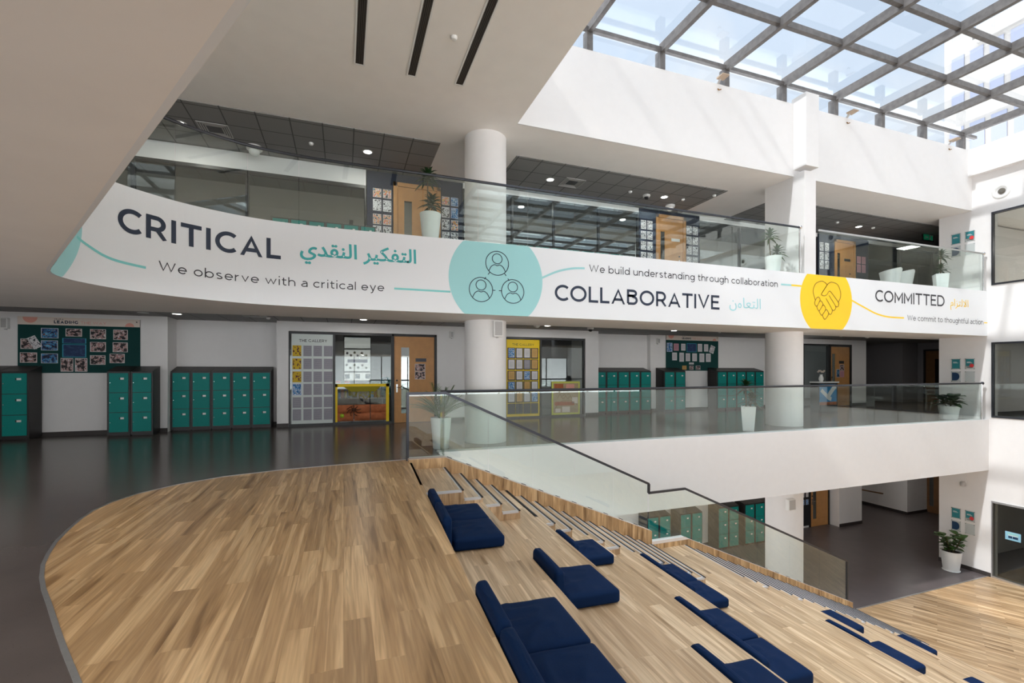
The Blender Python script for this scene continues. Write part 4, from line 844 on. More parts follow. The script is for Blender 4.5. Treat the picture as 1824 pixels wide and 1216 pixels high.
for i, (a, b) in enumerate(((-5.06, -4.63), (-4.62, -4.19))):
    put_locker((a+b)/2, 13.1, b-a, ['left one of the locker pair standing under the dark noticeboard\'s right end', 'right one of the locker pair standing under the dark noticeboard\'s right end'][i], 'lockers by the left noticeboard')
xs = [-4.035, -3.61, -3.17, -2.72, -2.27, -1.80]
for i in range(5):
    put_locker((xs[i]+xs[i+1])/2, 13.76, xs[i+1]-xs[i]-.004, '%s locker from the left in the five-wide row beside the white gallery window' % ORD[i], 'lockers left of the gallery window')
xs = [8.09, 8.57, 9.03, 9.51, 9.96, 10.43]
for i in range(5):
    put_locker((xs[i]+xs[i+1])/2, 14.12, xs[i+1]-xs[i]-.004, '%s locker from the left in the row right of the yellow gallery window' % ORD[i], 'lockers right of the yellow gallery')
for i, (a, b) in enumerate(((10.84, 11.31), (11.315, 11.79))):
    put_locker((a+b)/2, 13.93, b-a, ['left one of the locker pair below the green noticeboard near the far column', 'right one of the locker pair below the green noticeboard near the far column'][i], 'lockers below the green noticeboard')
xs = [12.86, 13.34, 13.82, 14.29, 14.76, 15.22, 15.68]
for i in range(1, 6):
    put_locker((xs[i]+xs[i+1])/2-.1, 13.93, xs[i+1]-xs[i]-.004, '%s locker from the left in the row that ends behind the far column' % ORD[i-1], 'lockers by the far column')
MBX = MB
for i in range(5):
    put_locker(12.35+.47*i+(0 if i < 2 else .25), 12.7, .46, ['%s locker from the left in the ground floor row behind the stair glass' % ORD[i]][0], 'ground floor lockers', -4.7, 1.0)
for i in range(2):
    put_locker(9.45+.47*i, 12.7, .46, ['left one of the dark locker pair seen through glass at the stair landing', 'right one of the dark locker pair seen through glass at the stair landing'][i], 'ground floor lockers', -4.7, .98)
for i in range(2):
    put_locker(10.75+.47*i, 12.7, .46, ['left one of the angled-top locker pair seen through the landing glass', 'right one of the angled-top locker pair seen through the landing glass'][i], 'ground floor lockers', -4.7, .96)
for i in range(6):
    put_locker(-1.32+.37*i, 11.45, .365, '%s low locker from the left behind the upper balustrade over the word CRITICAL' % ORD[i], 'upper lockers left of the navy wall', 3.85, .70)
for i in range(9):
    put_locker(3.6+.46*i, 11.45, .455, '%s low locker from the left behind the upper balustrade right of the column' % ORD[i], 'upper lockers right of the column', 3.85, .655)

# ---- doors
def door(n, x0, x1, z0, z1, y, vx0, vx1, vz0, vz1, hx, m='oakdoor', fm='black', fw=.06, thick=.05, side=None):
    r = sempty('door_%d' % n, ((x0+x1)/2, y, z0)); cx = (x0+x1)/2; H = z1-z0
    w = x1-x0
    mb = MB(); mb.box(-w/2, -w/2+fw, -.03, .1, 0, H); mb.box(w/2-fw, w/2, -.03, .1, 0, H); mb.box(-w/2, w/2, -.03, .1, H-fw, H)
    mb.build('door_frame', fm, r, bevel=.003)
    a, b = -w/2+fw+.004, w/2-fw-.004
    mb = MB(); va, vb = vx0-cx, vx1-cx
    mb.box(a, va, 0, thick, .008, H-fw-.004); mb.box(vb, b, 0, thick, .008, H-fw-.004); mb.box(va, vb, 0, thick, .008, vz0-z0); mb.box(va, vb, 0, thick, vz1-z0, H-fw-.004)
    lf = mb.build('door_leaf', m, r)
    MB().box(va, vb, thick*.35, thick*.5, vz0-z0, vz1-z0).build('vision_pane', 'dglass', lf)
    hz = 1.02
    mb = MB(); mb.box(hx-cx-.022, hx-cx+.022, -.008, 0, hz-.14, hz+.09); mb.tube([(hx-cx, -.008, hz), (hx-cx, -.055, hz), (hx-cx+.11, -.055, hz)], .009, 8)
    mb.build('handle', 'chrome', lf)
    MB().lathe([(.026, 0), (.026, -.014)], (hx-cx, 0, hz+.2), 14, 'y').build('card_lock', 'black', lf)
    return r
door(1, 1.30, 2.58, 0, 2.55, 13.72, 1.56, 1.79, .27, 2.17, 1.44)
door(2, 19.32, 20.68, 0, 2.62, 14.02, 19.52, 19.72, .26, 2.22, 19.5, fw=.1)
door(3, 1.17, 2.36, 3.85, 6.22, 11.98, 1.44, 1.63, 4.2, 5.78, 2.2, fm='oakdoor', fw=.1)
door(4, 9.02, 10.14, 3.85, 6.32, 11.98, 9.2, 9.36, 4.2, 5.8, 9.9, fm='oakdoor', fw=.1)
door(5, 16.78, 17.88, 3.85, 6.28, 11.98, 16.95, 17.1, 4.2, 5.8, 17.6, fm='oakdoor', fw=.1)
door(6, 17.35, 18.45, -4.7, -2.15, 13.38, 17.55, 17.75, -4.4, -2.5, 17.5, fw=.06)
# side doors in the far corridor, facing the stairs side
def side_door(n, x, y0, y1, z0, z1):
    r = sempty('door_%d' % n, (x, (y0+y1)/2, z0)); w = y1-y0; H = z1-z0
    mb = MB(); mb.box(-.06, .02, -w/2, -w/2+.07, 0, H); mb.box(-.06, .02, w/2-.07, w/2, 0, H); mb.box(-.06, .02, -w/2, w/2, H-.07, H); mb.build('door_frame', 'black', r)
    lf = MB().box(-.03, .02, -w/2+.075, w/2-.075, .01, H-.075).build('door_leaf', 'oakdk', r)
    MB().box(-.034, -.03, .05, .2, .3, H-.45).build('vision_pane', 'dglass', lf)
    MB().box(-.05, -.03, -.3, -.27, .9, 1.15).build('handle', 'chrome', lf)
side_door(7, 25.95, 12.9, 14.2, 0, 2.5)
side_door(8, 24.15, 12.3, 13.3, -4.7, -2.2)

# ---- windows and glazed screens
def screen(n, xs, z0, z1, y, fr=.05, m='wglass', fm='black', depth=.09, bars=()):
    r = sempty('window_%d' % n, (xs[0], y, z0)); X = [x-xs[0] for x in xs]; H = z1-z0
    mb = MB(); mb.box(X[0], X[-1], -.02, depth, 0, fr); mb.box(X[0], X[-1], -.02, depth, H-fr, H)
    for x in X: mb.box(max(x-fr/2, X[0]), min(x+fr/2, X[-1]), -.02, depth, fr, H-fr)
    for b in bars: mb.box(X[0], X[-1], 0, depth*.8, b-.03, b+.03)
    mb.build('window_frame', fm, r)
    for a, b in zip(X, X[1:]): MB().box(a+fr/2, b-fr/2, .03, .042, fr, H-fr).build('pane', m, r)
    return r
screen(2, [-1.38, -.245, 1.31], 0, 2.55, 13.73, fr=.06)
screen(3, [4.74, 5.93, 7.50], 0, 2.55, 13.73, fr=.06)
screen(4, [17.84, 19.3], 0, 2.62, 14.02, fr=.06, m='dglass')
screen(5, [-6.1, -4.2, -2.06, .52], 3.85, 6.05, 12.02, fr=.07, m='dglass')
screen(6, [2.96, 4.35, 5.6, 7.05, 8.42], 3.85, 6.3, 12.02, fr=.05, m='dglass')
screen(7, [10.7, 12.4, 14.2, 15.96], 3.85, 6.3, 12.02, fr=.05, m='dglass')
screen(8, [18.62, 20.5, 22.5, 24.5, 26], 3.85, 6.3, 12.02, fr=.05, m='dglass')
w9 = screen(9, [.0, .92], 1.1, 2.72, 17.2, fr=.06, bars=(.36, 1.16))
# windows in the right wall (their plane faces the stairs)
def side_window(n, y0, y1, z0, z1, ny, fm, m='wglass'):
    r = sempty('window_%d' % n, (XW, y0, z0)); w = y1-y0; H = z1-z0; f = .055
    ys = [w*i/ny for i in range(ny+1)]
    mb = MB(); mb.box(-.03, .1, 0, w, 0, f); mb.box(-.03, .1, 0, w, H-f, H)
    for y in ys: mb.box(-.03, .1, max(0, y-f/2), min(w, y+f/2), f, H-f)
    mb.build('window_frame', fm, r)
    for a, b in zip(ys, ys[1:]): MB().box(.03, .042, a+f/2, b-f/2, f, H-f).build('pane', m, r)
side_window(10, 3.5, 8.28, 4.06, 6.25, 2, 'rail'); side_window(11, 3.5, 8.28, .1, 2.35, 2, 'rail'); side_window(12, 3.5, 8.28, -4.7, -2.4, 2, 'alu')

# ---- navy display walls on the upper level
for x0, x1, d0, d1, zt, nm in ((.54, 2.94, 1.16, 2.37, 6.42, 'left'), (8.43, 10.68, 9.01, 10.15, 6.42, 'middle'), (15.98, 18.6, 16.77, 17.89, 6.40, 'right')):
    mb = MB(); mb.box(x0, d0, 11.97, 12.1, 3.85, zt); mb.box(d1, x1, 11.97, 12.1, 3.85, zt); mb.box(d0, d1, 11.97, 12.1, {'left': 6.22, 'middle': 6.32, 'right': 6.28}[nm], zt)
    struct(mb.build('wall_navy_'+nm, 'navy'))
sheet_mesh = {}
def paper(name, x0, x1, z0, z1, y, m, label, cat='paper', group=None, rot=0.0, kids=None):
    w, h = x1-x0, z1-z0
    o = MB().box(-w/2, w/2, -.003, 0, -h/2, h/2).build(name, m); o.location = ((x0+x1)/2, y, (z0+z1)/2); o.rotation_euler = (0, rot, 0)
    return tag(o, label, cat, group)
PL = [('sh_post', 'lime topped'), ('sh_post', 'red splashed'), ('sh_line', 'small figure'), ('sh_line', 'pale chair'), ('sh_post', 'pink figure'), ('sh_post', 'orange patterned'), ('sh_line', 'faces'), ('sh_line', 'faces')]
rows = ((5.78, 6.0), (5.45, 5.73), (5.12, 5.37), (4.80, 5.08))
for r_, (z0, z1) in enumerate(rows):
    for c_, (a, b) in enumerate(((.68, .88), (.92, 1.12))):
        m, d = PL[r_*2+c_]
        paper('poster', a, b, z0, z1, 11.965, m, 'poster, %s row %s column, left of the upper oak door by the potted plant' % (ORD[r_], ('left', 'right')[c_]), 'poster', 'posters on the left navy wall')
for r_, (z0, z1) in enumerate(((5.79, 6.01), (5.47, 5.74), (5.15, 5.42), (4.83, 5.1))):
    for c_, (a, b) in enumerate(((2.39, 2.59), (2.63, 2.82))):
        paper('poster', a, b, z0, z1, 11.965, ['sh_post', 'sh_blue', 'sh_line', 'sh_blue', 'sh_line', 'sh_post', 'sh_line', 'sh_line'][r_*2+c_], 'poster, %s row %s column, between the upper potted plant and round column' % (ORD[r_], ('left', 'right')[c_]), 'poster', 'posters on the left navy wall')
for r_, (z0, z1) in enumerate(((5.80, 6.07), (5.5, 5.74), (5.17, 5.43), (4.85, 5.1))):
    for c_, (a, b) in enumerate(((8.47, 8.66), (8.70, 8.89), (10.17, 10.37), (10.41, 10.61))):
        paper('ink_drawing', a, b, z0, z1, 11.965, 'sh_line', 'ink drawing, %s row %s column, %s the upper oak door right of the column' % (ORD[r_], ('left', 'right')[c_ % 2], 'left of' if c_ < 2 else 'right of'), 'drawing', 'drawings on the middle navy wall')
for r_, (z0, z1) in enumerate(((5.82, 6.1), (5.51, 5.76), (5.18, 5.46))):
    for c_, (a, b) in enumerate(((16.03, 16.22), (16.3, 16.49), (17.96, 18.17), (18.22, 18.43))):
        if c_ > 1 and r_ == 0: continue
        paper('print_sheet', a, b, z0-.02, z1, 11.965, 'sh_line' if c_ < 2 else 'sh_pink', 'print, %s row %s column, %s the upper oak door right of the pier' % (ORD[r_], ('left', 'right')[c_ % 2], 'left of' if c_ < 2 else 'right of'), 'print', 'prints on the right navy wall')

# ---- the two gallery displays
def lettered(name, root, s, x0, x1, zb, cap, wt, m, y, lab=None):
    mb = MB(); lettering(mb, s, x0, x1, zb, cap, wt, flat_y(y)); o = mb.build(name, m, root, recalc=False)
    if lab: o['label'] = lab
    return o
g1 = thing('gallery_panel', 'tall white display panel headed THE GALLERY inside the black-framed window', 'display panel', (-.78, 13.74, 1.29))
MB().box(-.53, .53, -.002, .004, -1.22, 1.2).build('backing', mat('pale_panel', (.66, .72, .69, 1), .5), g1)
lettered('lettering', g1, 'THE GALLERY', -.345, .355, .985, .075, .16, 'ink2', -.005)
gx = [(-1.285, -1.07), (-1.02, -.81), (-.77, -.55), (-.51, -.285)]
gz = [(1.89, 2.18), (1.54, 1.83), (1.19, 1.48), (.84, 1.15), (.50, .79), (.16, .47)]
for r_, (z0, z1) in enumerate(gz):
    for c_, (a, b) in enumerate(gx):
        if c_ == 0 and r_ < 3: m, d = 'sh_yel', 'mustard sheet with a dark red print'
        elif c_ == 0 and r_ == 3: m, d = 'sh_blue', 'blue framed portrait sheet'
        else: m, d = 'sh_grey', 'grey dotted-border sheet'
        paper('writing_sheet', a, b, z0, z1, 13.733, m, '%s, %s row, %s column of the white gallery panel' % (d, ORD[r_], ORD[c_]), 'sheet', 'sheets on the white gallery panel')
g2 = thing('gallery_panel', 'tall yellow display panel headed THE GALLERY with black pockets', 'display panel', (5.335, 13.74, 1.25))
MB().box(-.56, .56, -.002, .004, -1.21, 1.23).build('backing', 'yelboard', g2)
lettered('lettering', g2, 'THE GALLERY', -.37, .37, 1.035, .075, .15, mat('ochre_lettering', srgb(110, 92, 20), .5), -.005)
mb = MB(); hz = [(1.88, 2.22), (1.53, 1.86), (1.19, 1.50), (.85, 1.17), (.49, .83), (.14, .47)]; hx = [(4.81, 5.07), (5.08, 5.33), (5.34, 5.59), (5.60, 5.85)]
for z0, z1 in hz:
    for a, b in hx: mb.box(a-5.335, b-5.335, -.006, -.001, z0-1.25, z1-1.25)
mb.build('pockets', 'black', g2)
kinds = [['sh_blue', 'sh_white', 'sh_white', 'sh_tan'], ['sh_white', 'sh_white', 'sh_grey', 'sh_tan'], ['sh_tan', 'sh_white', 'sh_blue', 'sh_white'], ['sh_blue', 'sh_white', 'sh_tan', 'sh_white'], ['sh_white', 'sh_tan', 'sh_white', 'sh_blue']]
dn = {'sh_blue': 'blue picture sheet', 'sh_white': 'white written sheet', 'sh_tan': 'tan aged-paper sheet', 'sh_grey': 'grey bordered sheet'}
for r_ in range(5):
    for c_ in range(4):
        a, b = hx[c_]; z0, z1 = hz[r_]; m = kinds[r_][c_]
        paper('writing_sheet', a+.03, b-.03, z0+.035, z1-.02, 13.731, m, '%s, %s row, %s column of the yellow gallery panel' % (dn[m], ORD[r_], ORD[c_]), 'sheet', 'sheets on the yellow gallery panel')
# yellow framed woodland display with kraft paper bricks
b1 = thing('display_board', 'yellow framed classroom display with kraft paper bricks and fringed canopy', 'display board', (.49, 13.74, 0))
mb = MB(); mb.box(-.73, -.65, -.02, .0, .08, 1.13); mb.box(.65, .73, -.02, .0, .02, 1.13); mb.box(-.73, .73, -.02, 0, 1.05, 1.13)
mb.build('frame', 'yelboard', b1)
mb = MB()
random.seed(5)
for r_ in range(2):
    for c_ in range(3):
        x0 = -.65+.44*c_-(.0 if r_ else .0); w = .42
        nx, nz = 6, 5; vs = []; fs = []
        for j in range(nz+1):
            for i in range(nx+1):
                u, v = i/nx, j/nz; b = (math.sin(math.pi*u)*math.sin(math.pi*v))**.5*.07+random.uniform(0, .012)
                vs.append((x0+w*u, -.005-b, .1+.225*r_+.225*v))
        for j in range(nz):
            for i in range(nx): a = j*(nx+1)+i; fs.append((a, a+1, a+nx+2, a+nx+1))
        mb.add(vs, fs)
mb.build('paper_bricks', 'kraft', b1, smooth=True, recalc=False)
mb = MB(); mb.prism_y([(-.5, 1.06), (.5, 1.06), (.35, .92), (-.3, .92)], -.05, -.02)
for i in range(34):
    x = -.42+.84*i/33+random.uniform(-.02, .02); l = random.uniform(.08, .26); mb.tube([(x, -.045, .95), (x+random.uniform(-.05, .05), -.05, .95-l*.6), (x+random.uniform(-.1, .1), -.04, .95-l)], .006, 4)
mb.build('fringe_canopy', 'olive', b1)
mb = MB()
for k in range(8):
    a = math.pi*2*k/8; mb.tube([(-.22, -.1, .42), (-.22+.13*math.cos(a), -.14, .42+.12*math.sin(a)), (-.22+.2*math.cos(a+.4), -.08, .38+.14*math.sin(a+.4))], .011, 5)
mb.lathe([(.001, -.06), (.05, -.03), (.06, 0), (.05, .03), (.001, .05)], (-.22, -.1, .42), 10)
mb.build('paper_spider', mat('spider_brown', srgb(70, 40, 22), .8), b1)
MB().lathe([(.001, -.06), (.045, -.04), (.06, 0), (.045, .04), (.001, .06)], (-.53, -.09, .26), 14).build('lime_ball', 'lime', b1, smooth=True)
t = thing('tray', 'red and green tray of craft pieces on top of the yellow framed display', 'tray', (-.02, 13.83, 1.14))
MB().box(-.2, .2, -.05, .1, 0, .02).build('tray_base', 'white', t)
mb = MB(); mb.box(-.18, -.06, -.03, .06, .02, .075); mb.box(.05, .18, -.03, .06, .02, .06); mb.build('red_pieces', 'red', t)
MB().box(-.05, .04, -.03, .06, .02, .07).build('green_pieces', 'leaf', t)
c = thing('classroom_chair', 'turquoise plastic chair behind the gallery glass near the door', 'chair', (1.34, 15.3, 0))
mb = MB(); mb.box(-.2, .2, .17, .2, .72, 1.28); mb.build('backrest', mat('turquoise_plastic', srgb(30, 140, 150), .4), c, bevel=.02)
MB().box(-.2, .2, -.2, .2, .68, .72).build('seat', mat('turquoise_seat', srgb(30, 130, 140), .4), c, bevel=.01)
for sx in (-1, 1):
    for sy in (-1, 1): MB().tube([(.17*sx, .17*sy, .68), (.2*sx, .2*sy, 0)], .012, 6).build('leg', 'lgrey', c)
sh = thing('classroom_shelf', 'low open shelf of folders and pots behind the fringe canopy', 'shelf', (.45, 14.35, 0))
mb = MB(); mb.box(-.75, .75, -.15, .15, .68, .71); mb.box(-.75, -.72, -.15, .15, 0, .9); mb.box(.72, .75, -.15, .15, 0, .9); mb.box(-.75, .75, -.15, .15, .05, .08); mb.build('shelf_frame', 'lgrey', sh)
random.seed(2); cols = [mat('folder_%d' % i, c_, .5) for i, c_ in enumerate((srgb(70, 100, 60), srgb(40, 110, 170), srgb(190, 110, 30), srgb(180, 150, 30), srgb(60, 60, 70)))]
x = -.68
for i in range(9):
    w = random.uniform(.04, .09); o = MB().box(x, x+w, -.1, .1, .712, .712+random.uniform(.16, .27)).build('folder', cols[i % 5]); x += w+.012+(.5 if i == 4 else 0)
    o.location = (.45, 14.35, 0); tag(o, 'one of the coloured folders standing on the low classroom shelf', 'folder', 'folders on the classroom shelf')
# hangings on the far classroom window
bn = thing('paper_banner', 'lilac paper banner hung across the bright classroom window', 'banner', (.46, 17.14, 1.84))
MB().box(-.33, .33, -.004, 0, -.055, .055).build('strip', mat('lilac_paper', srgb(120, 120, 190), .6), bn)
pts = [(.12, 2.11), (.24, 2.03), (.36, 2.13), (.46, 2.02), (.60, 2.12), (.75, 2.03), (.1, 1.70), (.22, 1.60), (.36, 1.70), (.48, 1.61), (.62, 1.69), (.75, 1.60)]
for i, (x, z) in enumerate(pts):
    o = MB().lathe([(.001, -.012), (.042, -.006), (.042, .006), (.001, .012)], (0, 0, 0), 12, 'y').build('round_ornament', [mat('ornament_%d' % (i % 3), (srgb(110, 100, 120), srgb(120, 84, 84), srgb(110, 110, 60))[i % 3], .6) if i < 3 else bpy.data.materials['ornament_%d' % (i % 3)]][0])
    o.location = (x, 17.12, z); tag(o, 'small round paper ornament hanging %s the lilac banner on the classroom window' % ('above' if i < 6 else 'below'), 'ornament', 'paper ornaments %s the lilac banner' % ('above' if i < 6 else 'below'))
for i, x in enumerate((.12, .46, .8)):
    paper('hanging_card', x-.08, x+.08, 1.22, 1.38, 17.14, 'sh_blue', '%s blue-grey card along the bottom of the classroom window' % ('left', 'middle', 'right')[i], 'card', 'cards on the classroom window')
# second gallery: framed drawing board and table clutter
b2 = thing('display_board', 'lime edged drawing board leaning inside the second gallery window', 'display board', (6.83, 13.745, .07))
MB().box(-.51, .51, -.012, 0, 0, 1.08).build('frame', mat('lime_edge', srgb(206, 208, 96), .6), b2)
MB().box(-.45, .45, -.02, -.012, .06, 1.02).build('paper_field', 'tan', b2)
mb = MB()
for k in range(3): ribbon(mb, spl([(-.3+.17*k, .55+.05*k), (-.22+.17*k, .66), (-.12+.17*k, .52), (-.02+.17*k, .60)]), .012, flat_y(-.024))
ribbon(mb, spl([(-.4, .2), (-.2, .42), (.2, .45), (.42, .3)]), .012, flat_y(-.024))
mb.build('ink_drawing', 'brown', b2, recalc=False)
for i, (x0, x1, z0, z1, m) in enumerate(((-.42, -.1, .86, 1.0, 'kraft'), (.0, .3, .84, .99, 'pink'), (-.4, .3, .3, .42, 'kraft'), (-.14, .14, .08, .26, 'cream'), (.22, .42, .36, .56, 'cream'), (-.38, -.2, .08, .2, 'cream'))):
    MB().box(x0, x1, -.026, -.02, z0, z1).build('pasted_paper', m, b2)
d = thing('classroom_desk', 'dark desk with pencils behind the second gallery window', 'desk', (6.4, 14.6, 0))
MB().box(-.7, .9, -.3, .3, .98, 1.02).build('desktop', 'gwall', d); 
for sx in (-.65, .85): MB().box(sx-.03, sx+.03, -.28, .28, 0, .98).build('leg', 'black', d)
p_ = thing('pencil_pot', 'dark pot bristling with pencils on the desk by the yellow panel', 'pencil pot', (6.05, 14.5, 1.02))
MB().lathe([(.07, 0), (.08, .14)], (0, 0, 0), 14).build('pot', 'black', p_)
mb = MB()
for k in range(14): a = 2*math.pi*k/14; mb.tube([(.04*math.cos(a), .04*math.sin(a), .05), (.16*math.cos(a), .12*math.sin(a), .3+.06*(k % 3))], .005, 4)
mb.build('pencils', 'black', p_)

# ---- notice boards
def noticeboard(x0, x1, z0, z1, zh, y, label, felt, tx0, tx1):
    cx = (x0+x1)/2; r = thing('noticeboard', label, 'noticeboard', (cx, y-.004, z0)); w = x1-x0
    MB().box(-w/2, w/2, -.02, .0, 0, z1-z0).build('backing', felt, r)
    h = MB().box(-w/2, w/2, -.028, -.02, zh-z0, z1-z0).build('header_strip', 'cream', r)
    mb = MB(); lettering(mb, 'LEADING', tx0-cx, tx0-cx+(tx1-tx0)*.46, zh-z0+.04, .07, .26, flat_y(-.030)); mb.build('lettering', 'ink', h, recalc=False)
    mb = MB(); lettering(mb, 'THE WAY', tx0-cx+(tx1-tx0)*.50, tx1-cx, zh-z0+.04, .06, .14, flat_y(-.030)); mb.build('lettering', 'pink', h, recalc=False)['label'] = 'pale pink words THE WAY'
    mb = MB(); lettering(mb, 'YEAR 4', tx0-cx, tx0-cx+.17, zh-z0+.125, .026, .2, flat_y(-.030)); mb.build('lettering', 'ink', h, recalc=False)['label'] = 'small dark line above the heading'
    def half(cx_, cz, rr, a0, a1): return [(cx_+rr*math.cos(math.radians(a0+(a1-a0)*i/16)), cz+rr*math.sin(math.radians(a0+(a1-a0)*i/16))) for i in range(17)]
    mb = MB(); P = half(-w/2+.22, z1-z0-.01, .13, 180, 360); mb.prism_y(P, -.031, -.028); P = half(w/2-.2, zh-z0+.005, .09, 0, 180); mb.prism_y(P, -.031, -.028)
    mb.build('printed_flourish', 'pink', h)
    MB().lathe([(.014, 0), (.014, .01)], (w/2-.06, -.038, z1-z0-.06), 10, 'y').build('fixing', 'black', h)
    return r
noticeboard(-6.86, -4.60, 1.45, 2.72, 2.54, 13.6, 'dark green noticeboard of photographs over the left lockers', 'felt', -6.22, -5.25)
NP = [(-6.81, -6.52, 1.99, 2.22, 'sh_photo', 0, 'washed-out grey photograph partly under the tilted sheet'), (-6.645, -6.485, 2.0, 2.28, 'sh_line', -.5, 'tilted cream sheet'), (-6.82, -6.52, 1.68, 1.91, 'sh_photo', 0, 'photograph lowest at the left edge'),
      (-6.45, -6.14, 2.24, 2.47, 'sh_photob', 0, 'blue photograph topmost of the blue three'), (-6.45, -6.15, 1.96, 2.19, 'sh_photob', 0, 'blue photograph in the middle of the blue three'), (-6.45, -6.15, 1.67, 1.89, 'sh_photob', 0, 'blue photograph lowest of the blue three'),
      (-6.01, -5.71, 2.29, 2.47, 'sh_photo', 0, 'photograph directly above the navy notice'), (-6.07, -5.63, 2.13, 2.25, 'sh_notice', 0, 'narrow navy heading strip'), (-6.07, -5.63, 1.81, 2.11, 'sh_notice', 0, 'large navy notice with a blue side bar'),
      (-5.56, -5.26, 2.24, 2.47, 'sh_photo', 0, 'top photograph right of the navy notice'), (-5.56, -5.26, 1.94, 2.17, 'sh_photo', 0, 'middle photograph right of the navy notice'), (-5.56, -5.27, 1.64, 1.86, 'sh_photo', 0, 'bottom photograph right of the navy notice'),
      (-5.12, -4.84, 2.23, 2.47, 'sh_photo', 0, 'top photograph of the rightmost column'), (-5.13, -4.84, 1.94, 2.17, 'sh_photo', 0, 'middle photograph of the rightmost column'), (-5.19, -4.90, 1.68, 1.90, 'sh_photo', 0, 'bottom photograph of the rightmost column'),
      (-6.10, -5.87, 1.48, 1.79, 'sh_photo', 0, 'left upright photograph under the navy notice'), (-5.84, -5.61, 1.48, 1.79, 'sh_photo', 0, 'right upright photograph under the navy notice')]
for i, (a, b, z0, z1, m, rt, d) in enumerate(NP):
    o = paper('pinned_photo' if 'photo' in d else 'pinned_notice', a, b, z0, z1, 13.573-.004*(i == 1), m, d+' on the left noticeboard', 'photo' if 'photo' in d else 'notice', 'papers pinned on the left noticeboard', rt)
for z0, z1, y in ((2.13, 2.25, 13.575), (1.81, 2.11, 13.575)):
    pass
noticeboard(11.30, 13.76, 1.50, 2.84, 2.65, 14.42, 'green noticeboard of pale sheets above lockers near the far column', 'felt', 12.02, 12.95)
NQ = [(11.33, 11.58, 2.21, 2.54, 'sh_blue', 0, 'bright blue picture at the top left'), (11.64, 11.87, 2.25, 2.52, 'sh_pink', 0, 'dusky pink sheet in the top row'), (11.98, 12.18, 2.26, 2.52, 'sh_white', 0, 'white sheet left of the navy notice'), (12.24, 12.70, 2.21, 2.54, 'sh_notice', 0, 'navy notice with a blue side bar'),
      (12.76, 12.97, 2.23, 2.53, 'sh_white', 0, 'white sheet right of the navy notice'), (13.06, 13.26, 2.24, 2.52, 'sh_white', 0, 'white sheet beside the tilted picture'), (13.34, 13.56, 2.18, 2.47, 'sh_line', .35, 'tilted black and white picture')]
NQ += [(a, b, z0, z1, 'sh_white', 0, '%s sheet of the second row' % ORD[i]) for i, (a, b, z0, z1) in enumerate(((11.57, 11.79, 1.89, 2.18), (11.90, 12.11, 1.84, 2.18), (12.19, 12.40, 1.86, 2.16), (12.50, 12.72, 1.86, 2.16), (12.84, 13.07, 1.83, 2.16), (13.15, 13.38, 1.84, 2.16)))]
NQ += [(12.35, 12.57, 1.74, 1.81, 'sh_white', 0, 'small white strip above the dark cards'), (12.03, 12.23, 1.54, 1.69, 'sh_tan', 0, 'small tan card at the bottom'), (12.36, 12.55, 1.54, 1.69, 'sh_photo', 0, 'left dark card at the bottom'), (12.67, 12.88, 1.54, 1.69, 'sh_photo', 0, 'right dark card at the bottom')]
for a, b, z0, z1, m, rt, d in NQ:
    paper('pinned_sheet', a, b, z0, z1, 14.392, m, d+' on the green noticeboard', 'sheet', 'sheets pinned on the green noticeboard', rt)
# ground-floor black board of notes beside the door
gb = thing('noticeboard', 'black noticeboard of colourful notes beside the ground floor oak door', 'noticeboard', (16.75, 13.36, -4.65))
MB().box(-.55, .58, -.02, 0, .05, 2.5).build('backing', 'black', gb)
i = 0
for c_, x in enumerate((-.5, -.3, -.1, .2, .42)):
    for r_ in range(5):
        z = 2.2-.3*r_-(0.06 if c_ == 1 else 0); m = ['sh_grey', 'sh_yel', 'sh_white', 'sh_tan', 'sh_grey'][(r_+c_) % 5] if c_ < 3 else ('sh_white' if r_ < 4 else 'sh_blue')
        paper('note', 16.75+x-.07, 16.75+x+.07, -4.65+z-.12, -4.65+z+.08, 13.335, m, 'note in %s row, %s column on the black ground floor noticeboard' % (ORD[r_], ORD[c_]), 'note', 'notes on the black ground floor board', (.06 if c_ < 3 else 0)*(-1)**r_)

# ---- signs on doors
for i, (a, b, z0, z1, m) in enumerate(((1.97, 2.28, 1.76, 1.86, 'rail'), (1.95, 2.25, 1.48, 1.70, 'sh_photo'), (1.95, 2.25, 1.25, 1.47, 'sh_photo'))):
    paper('door_sign', a, b, z0, z1, 13.718, m, ['small grey name plate at the top of the gallery door signs', 'upper picture card on the oak door by the gallery window', 'lower picture card on the oak door by the gallery window'][i], 'sign', 'signs on the gallery door')
for i, (a, b, z0, z1, m) in enumerate(((19.93, 20.23, 1.80, 1.92, 'black'), (19.98, 20.24, 1.50, 1.76, 'sh_photo'), (19.78, 19.96, 1.22, 1.56, 'sh_photob'), (20.0, 20.24, 1.22, 1.50, 'sh_pink'))):
    paper('door_sign', a, b, z0, z1, 14.018, m, ['black name plate on the oak door beyond the far column', 'grey picture card on the oak door beyond the far column', 'dark blue card on the oak door beyond the far column', 'red toned card on the oak door beyond the far column'][i], 'sign', 'signs on the far oak door')
for x, d in ((9.72, 'left'),): paper('door_sign', x-.12, x+.2, 5.53, 5.62, 11.978, 'white', 'small white name plate on the upper oak door', 'sign')
paper('door_sign', 17.3, 17.62, 5.52, 5.62, 11.978, 'rail', 'dark name plate on the upper oak door right of the pier', 'sign')

